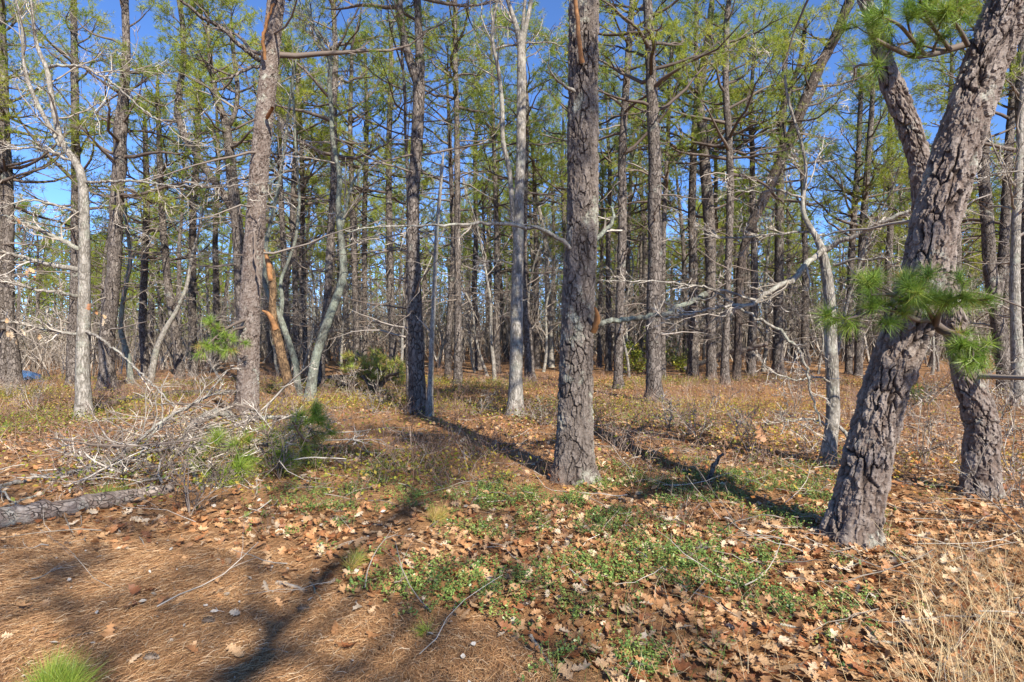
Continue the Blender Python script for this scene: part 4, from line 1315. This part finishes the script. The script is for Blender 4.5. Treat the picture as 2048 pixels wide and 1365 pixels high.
# straw grass at the lower right and thin green blades
def blades(name, pxr, pyr, n, h, tintr, material, label, cat, lean=0.5, wd=0.0016):
    px, py = U(*pxr, n), U(*pyr, n)
    d = CH * F / (py - HY)
    x = (px - CX) / F * d
    O = np.stack([x, d, ground_h(x, d)], 1)
    P = grow(O, np.stack([N(-0.1, lean, n), N(0, lean, n), np.ones(n)], 1), U(*h, n), 7, 0.08, 0.0)
    a = np.linspace(0, 1, 7)
    dr = np.stack([N(0, 0.3, n), N(0, 0.3, n), -U(0.05, 0.5, n)], 1) * U(*h, n)[:, None]
    P = P + (a ** 2)[None, :, None] * dr[:, None]
    P[:, :, 2] = np.maximum(P[:, :, 2], ground_h(P[:, :, 0], P[:, :, 1]) + 0.004)
    s = unit(np.stack([N(0, 1, n), N(0, 1, n), np.zeros(n)], 1))[:, None] * (wd * np.linspace(1, 0.25, 7))[None, :, None]
    V = np.stack([P - s, P + s], 2).reshape(n, 14, 3)
    q = np.array([[2 * i, 2 * i + 1, 2 * i + 3, 2 * i + 2] for i in range(6)])
    mb = MB().add(V, (q[None] + (np.arange(n) * 14)[:, None, None]).reshape(-1, 4), tint=np.repeat(U(*tintr, n), 14))
    return tag(mb.build(name, M[material]), label, cat, kind='stuff')


blades('straw_grass', (1830, 2260), (1090, 1560), 1500, (0.18, 0.5), (0.2, 1), 'straw', 'pale dry straw grass in the lower right corner', 'grass', 0.45)
blades('sparse_straw', (1250, 1900), (1080, 1500), 260, (0.10, 0.3), (0.3, 1), 'straw', 'scattered dry grass stems among leaves right of centre', 'grass', 0.5)
blades('green_grass', (1090, 1450), (1120, 1400), 130, (0.10, 0.26), (0.4, 0.8), 'cover', 'few thin green grass blades between the oak leaves', 'grass', 0.25)

# small twigs lying about
x, d = scatter(1900, 2.6, 11)
kp = U(0, 1, len(x)) < np.where(x > 0.45 * d, 1.3, np.where(x > 0.2 * d, 0.7, 0.4)) * np.where(needle_zone(x, d) > 0.5, 0.25, 1.0)
x, d = x[kp], d[kp]
n = len(x)
yaw = U(0, 6.28, n)
P = grow(np.stack([x, d, ground_h(x, d) + U(0.02, 0.08, n)], 1), np.stack([np.cos(yaw), np.sin(yaw), N(0, 0.15, n)], 1), U(0.08, 0.7, n), 6, 0.17, 0)
P[:, :, 2] = np.maximum(P[:, :, 2], ground_h(P[:, :, 0], P[:, :, 1]) + 0.008)
R = taper(U(0.0015, 0.005, n), 6, 0.4)
tl = MB()
add_tubes(tl, P, R, 4)
O, D, ix, rd, t = spawn(P, R, 2, 0.3, 0.9, 0.4, 0.9)
add_tubes(tl, grow(O, D, U(0.05, 0.25, len(ix)), 4, 0.2, 0), taper(rd * 0.6, 4, 0.4), 3)
tag(tl.build('twig_litter', M['paletwig']), 'bleached twigs strewn over the forest floor', 'twig litter', kind='stuff')


reseed(26)
# ------------------------------------------------------------------ fallen wood and the brush pile
def fallen(name, pts, label, cat, material='oak', d=None, twigs=None, S=8, group=None, twig_mat='paletwig', lift=None, wob=0.008):
    """wood lying on the ground: pixel path (x, y, width); d: distances at both ends where it is held up off the ground"""
    if d is None:
        q = []
        for (px, py, w_) in pts:
            g = gpt(px, py)
            r = 0.5 * w_ / F * g[1]
            q.append([g[0], g[1], g[2] + r * 0.75, r])
        q = np.array(q)
    else:
        q = branch_px(pts, *d)
    o = q[0, :3].copy()
    root = empty(name, o, label, cat, group)
    p = resample(q, 0.05)
    p[1:-1, :3] += N(0, wob, (len(p) - 2, 3))
    p[:, 2] = np.maximum(p[:, 2], ground_h(p[:, 0], p[:, 1]) + p[:, 3] * 0.5)
    V, Q = tubes(p[None, :, :3], p[None, :, 3], S)
    c = np.repeat(p[:, :3], S, 0)
    kk = 1 + 0.22 * (vnoise(V * 14, 9) - 0.5) + 0.25 * (vnoise(V * 34, 2) - 0.5)
    mb = MB().add(c + (V - c) * kk[:, None], Q)
    nV = len(V)
    for e, ring in ((0, np.arange(S)), (-1, nV - S + np.arange(S))):
        base = mb.n
        mb.add(p[e:e + 1 if e == 0 else None, :3] if e == 0 else p[-1:, :3])
        mb.Ft.append(np.stack([ring, np.roll(ring, -1), np.full(S, base)], 1))
    mb.build('stem', M[material], root, o)
    if twigs:
        mt = MB()
        P, R = batch(p, max(6, len(p) // 3))
        oak_crown(P, R, mt, twigs, up=0.0)
        mt.build('twig_spray', M[twig_mat], root, o)['kind'] = 'stuff'
    return root, o, p


fallen('fallen_log', [(-150, 1085, 46), (0, 1056, 44), (110, 1036, 40), (220, 1014, 34), (300, 996, 26), (345, 985, 18)], 'rotting lichen-covered log at the near foot of the brush pile', 'log', 'greypine', S=18)
fallen('fallen_log', [(185, 826, 15), (250, 806, 15), (340, 794, 14), (420, 790, 13), (470, 790, 12)], 'old brown log lying behind the brush pile toward the scaly pine', 'log', 'pine', S=12)
fallen('fallen_log', [(540, 775, 10), (600, 765, 11), (660, 757, 10), (720, 752, 8)], 'upper of two dark logs lying behind the triple oak clump', 'log', 'pine', d=(16, 18.5), S=10)
fallen('fallen_log', [(560, 786, 9), (640, 774, 9), (715, 768, 8)], 'lower of two dark logs lying behind the triple oak clump', 'log', 'pine', d=(14.6, 15.8), S=10)
fallen('fallen_log', [(1370, 738, 9), (1415, 722, 10), (1445, 706, 9), (1490, 700, 9), (1535, 687, 8)], 'tilted fallen log resting against the close pair of pines', 'log', 'greypine', d=(20.5, 18.5), twigs=((5, 0.25, 4), (3, 0.4, 3)), S=9, twig_mat='darktwig')
BR = ((9, 0.28, 5), (4, 0.45, 4), (3, 0.5, 3))
fallen('fallen_branch', [(-60, 990, 9), (0, 974, 9), (80, 956, 9), (150, 943, 9), (230, 930, 8), (300, 905, 7), (350, 885, 6), (420, 865, 4)], 'longest pale pole sticking out of the brush pile to the left', 'branch', 'oak', (5.3, 7.2), ((8, 0.12, 5), (3, 0.5, 3)))
fallen('fallen_branch', [(0, 1040, 5), (60, 1010, 6), (120, 992, 6), (180, 960, 7), (230, 920, 7), (290, 868, 7), (350, 825, 6), (410, 796, 5), (462, 780, 3)], 'pale branch arching up over the brush pile', 'branch', 'oak', (4.9, 7.4), BR)
fallen('fallen_branch', [(270, 930, 4), (300, 870, 5), (345, 830, 5), (400, 805, 4), (440, 760, 3), (455, 740, 2)], 'second arched bare branch above the brush pile', 'branch', 'oak', (6.6, 7.3), BR)
fallen('fallen_branch', [(372, 885, 17), (378, 862, 19), (395, 845, 19), (420, 828, 18), (445, 824, 16), (470, 838, 13)], 'thick bleached crooked limb at the foot of the scaly pine', 'branch', 'oak', (7.9, 8.5), ((3, 0.5, 5), (3, 0.4, 3)), S=12)
fallen('fallen_branch', [(474, 830, 13), (455, 816, 13), (440, 806, 12), (428, 797, 9)], 'short orange-brown broken limb against the scaly pine', 'branch', 'brownoak', (9.3, 8.6), None)
fallen('fallen_branch', [(310, 885, 10), (345, 900, 13), (370, 905, 14), (400, 898, 11), (450, 890, 9), (520, 880, 6)], 'thick grey branch in the middle of the brush pile', 'branch', 'oak', (6.9, 7.2), BR)
fallen('fallen_branch', [(385, 925, 9), (390, 955, 9), (392, 985, 8), (405, 1005, 7)], 'forked grey stick propped upright on the near side of the pile', 'branch', 'oak', (6.3, 5.5), ((4, 0.5, 4), (3, 0.4, 3)))
fallen('fallen_branch', [(470, 850, 7), (510, 838, 8), (560, 834, 8), (615, 836, 6)], 'brown stick topping the right end of the brush pile', 'branch', 'greypine', (7.6, 7.3), ((5, 0.3, 4), (3, 0.4, 3)))
fallen('fallen_branch', [(-20, 960, 4), (40, 1015, 4), (55, 1040, 3)], 'thin curved pale twig at the left edge before the log', 'branch', 'oak', (5.2, 4.8), ((5, 0.3, 4),))
bp = empty('brush_pile', gpt(480, 945), 'tangled heap of cut branches and sticks left of centre', 'brush pile')
bo = np.array(bp.location)
for k in range(150):
    px = U(130, 650)
    dd = U(5.0 + 1.2 * (px - 130) / 520, 7.8)
    z = U(0.02, 0.62) * math.exp(-((px - 460) / 230) ** 2)
    x0 = (px - CX) / F * dd
    yw = N(0.35, 0.95) + (math.pi if U() < 0.5 else 0)
    L = U(0.3, 1.1)
    P = grow(np.array([[x0, dd, z]]), np.array([[math.cos(yw), math.sin(yw), N(0.05, 0.35)]]), np.array([L]), 9, 0.13, -0.015)
    P[:, :, 2] = np.maximum(P[:, :, 2], ground_h(P[:, :, 0], P[:, :, 1]) + 0.01)
    mb = MB()
    R = taper(np.array([0.0035 + 0.014 * U() ** 2]), 9, 0.4)
    add_tubes(mb, P, R, 6, U(0, 1))
    st_ = mb.build('stick', M['paletwig' if U() < 0.6 else 'darktwig'], bp, bo)
    mt = MB()
    oak_crown(P, R, mt, ((6, 0.4, 4), (4, 0.5, 4)), up=0.01, t0=0.2)
    mt.build('twig_spray', M['paletwig' if U() < 0.45 else 'darktwig'], st_, bo)['kind'] = 'stuff'


def bough(px, py, d, ends, label, per=44, ln=0.17, wid=0.0048, dens=3, twl=0.22, dry=0.1, bright=0.25):
    o = ray(px, py, d)
    r = empty('pine_bough', o, label, 'branch', 'green pine boughs lying about')
    needle_spray(r, o, [branch_px([(px, py, 6), ((px + ex) / 2, (py + ey) / 2 - 4, 5), (ex, ey, 3)], d, d + dz) for ex, ey, dz in ends], dens, per, ln, wid, twl=twl, name='twig', dry=dry, spread=0.6, bright=bright)


bough(470, 880, 6.2, [(440, 920, -0.5), (415, 945, -0.6), (455, 950, -0.6), (480, 925, -0.5)], 'green needle bough hanging in the front of the brush pile')
bough(585, 835, 6.7, [(625, 845, -0.2), (634, 872, -0.3), (618, 905, -0.4), (600, 860, -0.3)], 'drooping green bough at the right end of the brush pile', dens=4)
bough(520, 890, 6.3, [(500, 900, -0.4), (535, 930, -0.4), (550, 900, -0.3)], 'dull green bough deep inside the brush pile')
bough(255, 1005, 5.3, [(225, 1012, -0.3), (205, 1015, -0.3)], 'small green needle tuft on the lichen-covered log', dens=3, twl=0.08)
bough(70, 1430, 2.36, [(150, 1385, 0.03), (90, 1392, 0.02)], 'fresh green pine sprig in the lower left corner', per=80, ln=0.19, wid=0.0026, dens=3, twl=0.05, dry=0.0)
bough(690, 1165, 3.55, [(715, 1120, 0.1)], 'yellowing pine sprig lying beside ground cover', per=40, ln=0.13, wid=0.0028, dens=2, twl=0.05, dry=0.6)
bough(862, 1280, 2.83, [(850, 1262, 0.05)], 'small yellow-green needle tuft on the needle mat', per=34, ln=0.10, wid=0.0024, dens=1, twl=0.03, dry=0.3)
bough(850, 1065, 4.35, [(880, 1040, 0.2)], 'dry brown pine sprig among ground cover, centre', per=50, ln=0.14, wid=0.003, dens=3, twl=0.06, dry=1.0)

# single sticks on the mat
for pts, lab, mt in (
        ([(118, 1282, 5), (150, 1275, 9), (178, 1268, 9), (200, 1264, 3)], 'short lichen-crusted stick on the needle mat, lower left', 'greypine'),
        ([(-20, 1217, 5), (60, 1207, 6), (145, 1192, 5)], 'long reddish bare stick at the left edge of the needle mat', 'brownoak'),
        ([(553, 1168, 8), (580, 1176, 9), (612, 1186, 7)], 'grey rotten stick lying below the ground cover', 'greypine'),
        ([(620, 1166, 4), (636, 1186, 5), (642, 1202, 4)], 'little dark forked stick beside the grey rotten one', 'greenoak'),
        ([(510, 1298, 4), (545, 1297, 4), (575, 1306, 3)], 'thin crooked stick on the needle mat, bottom centre left', 'oak'),
        ([(1060, 1270, 9), (1075, 1300, 8), (1105, 1335, 7)], 'lichened stick pointing at the viewer, bottom centre', 'greypine'),
        ([(1560, 1250, 5), (1640, 1270, 6), (1760, 1290, 5), (1900, 1284, 3)], 'long thin stick among leaves, lower right', 'oak'),
        ([(1430, 1060, 4), (1330, 1052, 5), (1060, 1058, 6)], 'pale stick lying across the ground cover below the plated pine', 'oak')):
    fallen('fallen_stick', pts, lab, 'stick', mt, S=7, wob=0.004)
fallen('broken_stake', [(1408, 968, 10), (1425, 942, 9), (1440, 918, 8), (1447, 908, 5)], 'short dark dead stub sticking up out of the leaves', 'stick', 'pine', d=(5.72, 5.72), S=8)

# pine cones
def cone(px, py, label):
    g = gpt(px, py)
    o = g + np.array([0, 0, 0.02])
    r = empty('pine_cone', o, label, 'pine cone', 'pine cones on the needle mat')
    core = MB()
    t = np.linspace(0, 1, 8)
    add_tubes(core, np.stack([o[0] + (t - .5) * 0.06, np.full(8, o[1]), np.full(8, o[2])], 1)[None], (0.012 * np.sin(np.pi * np.clip(t, .06, .94)))[None], 8)
    core.build('core', M['darktwig'], r, o)
    sc = MB()
    for k in range(48):
        tt = (k + .5) / 48
        a_ = k * 2.4
        rad = 0.014 * math.sin(math.pi * (0.12 + 0.8 * tt))
        c_ = np.array([o[0] + (tt - .5) * 0.06, o[1] + rad * math.cos(a_), o[2] + rad * math.sin(a_)])
        out = np.array([0.45, math.cos(a_), math.sin(a_)])
        tn = np.array([0, -math.sin(a_), math.cos(a_)])
        V = np.array([c_ - tn * .004, c_ + tn * .004, c_ + out * .009 + tn * .005, c_ + out * .009 - tn * .005, c_ + out * .010 + [0.002, 0, 0]])
        sc.add(V, [[0, 1, 2, 3]], [[3, 2, 4]], U(0.2, 0.9))
    sc.build('scales', M['pinetwig'], r, o)['kind'] = 'stuff'


for px, py, lab in ((415, 1250, 'grey pine cone on the shaded needle mat'), (605, 1225, 'small cone near the grey rotten stick'), (300, 1325, 'pine cone beside the corner sprig'), (1050, 1215, 'pine cone at the edge of the oak leaves'), (1290, 1340, 'pine cone among the leaves at the bottom right')):
    cone(px, py, lab)

reseed(27)
# ------------------------------------------------------------------ evergreen shrubs, young pine, bare shrubs
def shrub(px, py, d, wpx, hpx, nl, label, tint=(0.2, 1.0), ls=0.07):
    c = ray(px, py, d)
    c[2] = float(ground_h(c[0], c[1]))
    r = empty('evergreen_shrub', c, label, 'shrub', 'evergreen shrubs in the wood')
    W, H = wpx / F * d / 2, hpx / F * d
    ns = 16
    P = grow(np.repeat(c[None], ns, 0), np.stack([N(0, 0.7, ns), N(0, 0.7, ns), np.ones(ns)], 1), U(0.6, 1.0, ns) * H, 6, 0.15, 0.03)
    sm = MB()
    add_tubes(sm, P, taper(np.full(ns, 0.012), 6, 0.4), 4)
    sm.build('stem', M['darktwig'], r, c)
    O, D, ix, rd, t = spawn(P, taper(np.full(ns, 0.01), 6), 12, 0.3, 1.0, 0.3, 1.0)
    E = O + unit(D) * U(0.05, 0.35, (len(O), 1)) * W
    E[:, 0] = c[0] + np.clip(E[:, 0] - c[0], -W, W)
    k = nl // len(E) + 1
    e = np.repeat(E, k, 0) + N(0, 0.05, (len(E) * k, 3))
    n = len(e)
    e[:, 2] = np.maximum(e[:, 2], c[2] + 0.05)
    u, v, w = oriented(n, U(0, 6.28, n), N(0, 0.5, n), N(0, 0.4, n))
    L = ls * U(0.7, 1.3, (n, 1))
    V = np.stack([e, e + u * L * .45 + v * L * .24 - w * L * 0.05, e + u * L, e + u * L * .45 - v * L * .24 - w * L * 0.05], 1)
    tt = np.repeat(U(*tint, len(E)), k) + N(0, 0.1, n)
    f = MB().add(V, np.arange(n * 4).reshape(-1, 4), tint=np.repeat(np.clip(tt, 0, 1), 4))
    f.build('foliage', M['glossleaf'], r, c, smooth=False)['kind'] = 'stuff'


shrub(1288, 738, 20.5, 100, 88, 1800, 'yellow-green leafy shrub behind the sturdy brown pine', (0.35, 1.0), 0.11)
shrub(1362, 738, 21.5, 60, 35, 500, 'low yellow-green shrub right of the sturdy brown pine', (0.4, 1.0), 0.11)
shrub(1345, 728, 25, 70, 80, 900, 'darker green shrub farther back beside the sturdy brown pine', (0.0, 0.45), 0.11)
shrub(1830, 740, 12, 120, 40, 500, 'low dark evergreen bush behind the big leaning pine', (0.0, 0.4), 0.06)

yo = gpt(748, 786)
yr = empty('young_pine', yo, 'young bright green pine low among the trunks, centre left', 'tree')
yd = yo[1]
needle_spray(yr, yo, [branch_px([(748, 786, 8), ((748 + ex) / 2, (760 + ey) / 2, 7), (ex, ey, 4)], yd, yd + dz) for ex, ey, dz in
                      ((745, 715, 0.1), (715, 706, 0.3), (700, 735, 0.4), (728, 745, -0.5), (770, 740, -0.5), (800, 745, -0.4), (806, 752, 0.2), (760, 728, 0.3), (785, 728, 0.3))],
             6, 26, 0.17, 0.012, twl=0.34, name='limb', dry=0.0, bright=0.55)

def bare_shrub(px, py, h, label, wander=0.24, stems=4, material='twig', lean=0.5, r0=0.009, levels=((7, 0.5, 4), (5, 0.45, 4), (3, 0.5, 3)), d=None):
    g = gpt(px, py)
    r = empty('bare_shrub', g, label, 'shrub', 'leafless shrubs')
    P = grow(np.repeat(g[None], stems, 0), np.stack([N(0, lean, stems), N(0, lean, stems), np.ones(stems)], 1), h * U(0.6, 1.1, stems), 9, wander * 0.6, 0.02)
    R = taper(np.full(stems, r0), 9, 0.3)
    for k in range(stems):
        mb = MB()
        add_tubes(mb, P[k:k + 1], R[k:k + 1], 6, U(0.3, 0.9))
        mb.build('stem', M[material], r, g)
    mb = MB()
    oak_crown(P, R, mb, levels, wander)
    mb.build('twig_spray', M[material], r, g)['kind'] = 'stuff'
    return r


for px, py, h, lab, m_ in (
        (1395, 885, 0.9, 'leafless pale shrub right of the plated pine', 'twig'),
        (1500, 905, 0.7, 'low grey leafless shrub holding one orange leaf', 'twig'),
        (1340, 860, 0.6, 'small bare shrub between plated pine and sturdy brown pine', 'twig'),
        (1590, 830, 0.9, 'bare shrub left of the smooth pale oak', 'twig'),
        (1800, 850, 1.3, 'bare pale shrub seen between the big pine and crooked pine', 'twig'),
        (1850, 935, 0.9, 'twiggy bare shrub at the foot of the crooked pine', 'twig'),
        (2025, 960, 1.2, 'bare white-twigged shrub right of the crooked pine', 'twig'),
        (2060, 1080, 0.8, 'tangle of pale bare twigs at the right edge', 'twig'),
        (1995, 850, 1.4, 'tall bare shrub in front of the right edge pines', 'twig'),
        (745, 830, 0.7, 'bleached bare shrub below the young green pine', 'twig'),
        (700, 800, 0.8, 'bare shrub right of the triple oak clump', 'twig'),
        (310, 800, 1.2, 'grey bare shrub behind the brown fallen log', 'twig'),
        (400, 790, 1.0, 'bare shrub left of the scaly pine', 'twig'),
        (70, 825, 0.7, 'low grey bare shrub left of the pale oak', 'twig'),
        (15, 800, 0.6, 'low grey tangle at the left edge', 'twig'),
        (380, 1035, 0.75, 'dark leafless sapling before the brush pile', 'darktwig'),
        (560, 960, 0.65, 'dark twiggy shrub right of the brush pile', 'darktwig'),
        (660, 870, 0.5, 'small dark leafless shrub behind the pile end', 'darktwig'),
        (960, 830, 0.5, 'small bare shrub left of the grey oak foot', 'twig'),
        (1080, 850, 0.5, 'low dead twigs left of the plated trunk', 'twig'),
        (1250, 900, 0.5, 'thin bare shrub right of the plated trunk foot', 'darktwig')):
    r0 = 0.006 if py > 880 else 0.008
    bare_shrub(px, py, h, lab, material=m_, r0=r0)

# last year's leaves still hanging on twigs
def hang(parent, origin, px, py, d, n, spread, tint):
    for k in range(n):
        P, q = leaf_points(1, 1.5)
        o_ = ray(px + N(0, spread), py + N(0, spread * 0.7), d + N(0, 0.1)) - origin
        ob = MB().add((P[0]), q, tint=np.clip(tint + N(0, 0.12), 0, 1)).build('dry_leaf', M['leaf'], parent)
        ob.location = o_
        ob.rotation_euler = (N(0, 0.6), U(0.6, 2.0), U(0, 6.28))
        s_ = U(0.09, 0.14)
        ob.scale = (s_, s_, s_)


hang(left_oak, left_oak_o, 25, 660, 9.3, 8, 18, 0.85)
hang(left_oak, left_oak_o, 215, 632, 9.2, 4, 12, 0.9)
hang(left_oak, left_oak_o, 185, 618, 9.6, 3, 10, 0.4)
hang(left_oak, left_oak_o, 45, 445, 9.2, 4, 14, 0.6)
hang(left_oak, left_oak_o, 60, 540, 9.2, 4, 10, 0.8)
hang(left_oak, left_oak_o, 70, 672, 9.4, 2, 6, 0.9)
hl = [ob for ob in bpy.data.objects if ob.get('label', '').endswith('one orange leaf')][0]
P, q = leaf_points(1, 1.2)
ob = MB().add(P[0], q, tint=0.42).build('dry_leaf', M['leaf'], hl)
ob.location = ray(1518, 845, 6.9) - np.array(hl.location)
ob.rotation_euler = (0.3, 1.3, -1.2)
ob.scale = (0.24, 0.24, 0.24)

# ------------------------------------------------------------------ the blue car on the lane, between the left trunks
def blue_car(xn, y):
    z0 = float(ground_h(xn - 1.0, y))
    r = empty('parked_car', (xn - 2.2, y, z0), 'blue car glimpsed between trunks at the left edge', 'car')
    mp, nt, b = mat('blue_car_paint')
    b.inputs['Base Color'].default_value = (0.09, 0.19, 0.36, 1)
    b.inputs['Roughness'].default_value = 0.25
    b.inputs['Specular IOR Level'].default_value = 0.6
    mg, nt, b = mat('dark_car_glass')
    b.inputs['Base Color'].default_value = (0.02, 0.03, 0.04, 1)
    b.inputs['Roughness'].default_value = 0.08
    mt, nt, b = mat('tyre_rubber')
    b.inputs['Base Color'].default_value = (0.02, 0.02, 0.02, 1)
    mr, nt, b = mat('alloy_rim')
    b.inputs['Base Color'].default_value = (0.5, 0.5, 0.52, 1)
    b.inputs['Metallic'].default_value = 0.8
    b.inputs['Roughness'].default_value = 0.35
    ml, nt, b = mat('headlight_glass')
    b.inputs['Base Color'].default_value = (0.75, 0.78, 0.8, 1)
    b.inputs['Roughness'].default_value = 0.1
    xs = np.array([-2.2, -2.15, -1.9, -1.2, -0.5, 0.3, 0.75, 1.2, 1.7, 2.05, 2.2])
    zt = np.array([0.62, 0.84, 0.95, 0.97, 0.97, 0.96, 0.94, 0.89, 0.82, 0.72, 0.52])
    prof = [0.30, 0.45, 0.62, 0.8, 0.94, 1.0]
    V = []
    for sx_, t_ in zip(xs, zt):
        hw = 0.88 - 0.10 * abs(sx_ / 2.2) ** 4
        for side in (-1, 1):
            for kk, f in enumerate(prof):
                inset = (0.05, 0.0, 0.0, 0.02, 0.08, 0.20)[kk]
                V.append((sx_, side * (hw - inset), 0.25 + (t_ - 0.25) * (f - 0.3) / 0.7))
    n_ = len(prof)
    q = []
    for i in range(len(xs) - 1):
        a, b_ = i * 2 * n_, (i + 1) * 2 * n_
        for k in range(n_ - 1):
            q.append((a + k, b_ + k, b_ + k + 1, a + k + 1))
            q.append((a + n_ + k, a + n_ + k + 1, b_ + n_ + k + 1, b_ + n_ + k))
        q.append((a + n_ - 1, b_ + n_ - 1, b_ + 2 * n_ - 1, a + 2 * n_ - 1))
        q.append((a, a + n_, b_ + n_, b_))
    for e in (0, (len(xs) - 1) * 2 * n_):
        for k in range(n_ - 1):
            q.append((e + k, e + k + 1, e + n_ + k + 1, e + n_ + k))
    MB().add(V, q).build('body', mp, r)
    cab = np.array([(-1.95, 0.95, .70), (-1.45, 1.40, .58), (-0.3, 1.47, .58), (0.35, 1.40, .58), (1.1, 0.92, .70)])
    V = np.array([[(x_, s_ * w_, z_) for s_ in (-1, 1)] for x_, z_, w_ in cab]).reshape(-1, 3)
    V = np.vstack([V, [(-1.95, -.7, .9), (-1.95, .7, .9), (1.1, -.7, .88), (1.1, .7, .88)]])
    q = [(2 * i, 2 * i + 1, 2 * i + 3, 2 * i + 2) for i in range(4)]
    MB().add(V, q + [(2, 4, 6, 8)[0:4], (3, 9, 7, 5), (0, 2, 8, 12), (1, 13, 9, 3)]).build('cabin', mg, r, smooth=False)
    MB().add([(-1.45, -.585, 1.405), (-1.45, .585, 1.405), (-.3, .585, 1.48), (-.3, -.585, 1.48), (.35, .585, 1.41), (.35, -.585, 1.41)], [(0, 1, 2, 3), (3, 2, 4, 5)]).build('roof', mp, r)
    for wx in (-1.35, 1.38):
        for s_ in (-1, 1):
            t_ = MB()
            a = np.linspace(0, 2 * math.pi, 29)[:-1]
            ring = [(0.20, 0.80), (0.30, 0.88), (0.325, 0.84), (0.325, 0.70), (0.2, 0.66)]
            Vt = np.array([[(wx + rr_ * math.cos(t0), s_ * yy, 0.325 + rr_ * math.sin(t0)) for t0 in a] for rr_, yy in ring]).reshape(-1, 3)
            qq = [(k * 28 + i, k * 28 + (i + 1) % 28, (k + 1) * 28 + (i + 1) % 28, (k + 1) * 28 + i) for k in range(4) for i in range(28)]
            t_.add(Vt, qq)
            wh = t_.build('wheel', mt, r)
            Vr = np.array([(wx, s_ * 0.86, 0.325)] + [(wx + 0.2 * math.cos(t0), s_ * 0.82, 0.325 + 0.2 * math.sin(t0)) for t0 in a])
            MB().add(Vr, tris=[(0, 1 + i, 1 + (i + 1) % 28) for i in range(28)]).build('rim', mr, wh)
    for s_ in (-1, 1):
        MB().add([(2.0, s_ * .80, .60), (2.17, s_ * .55, .60), (2.12, s_ * .55, .70), (1.95, s_ * .79, .70)], [(0, 1, 2, 3)]).build('headlight', ml, r)


blue_car(-20.1, 24.0)
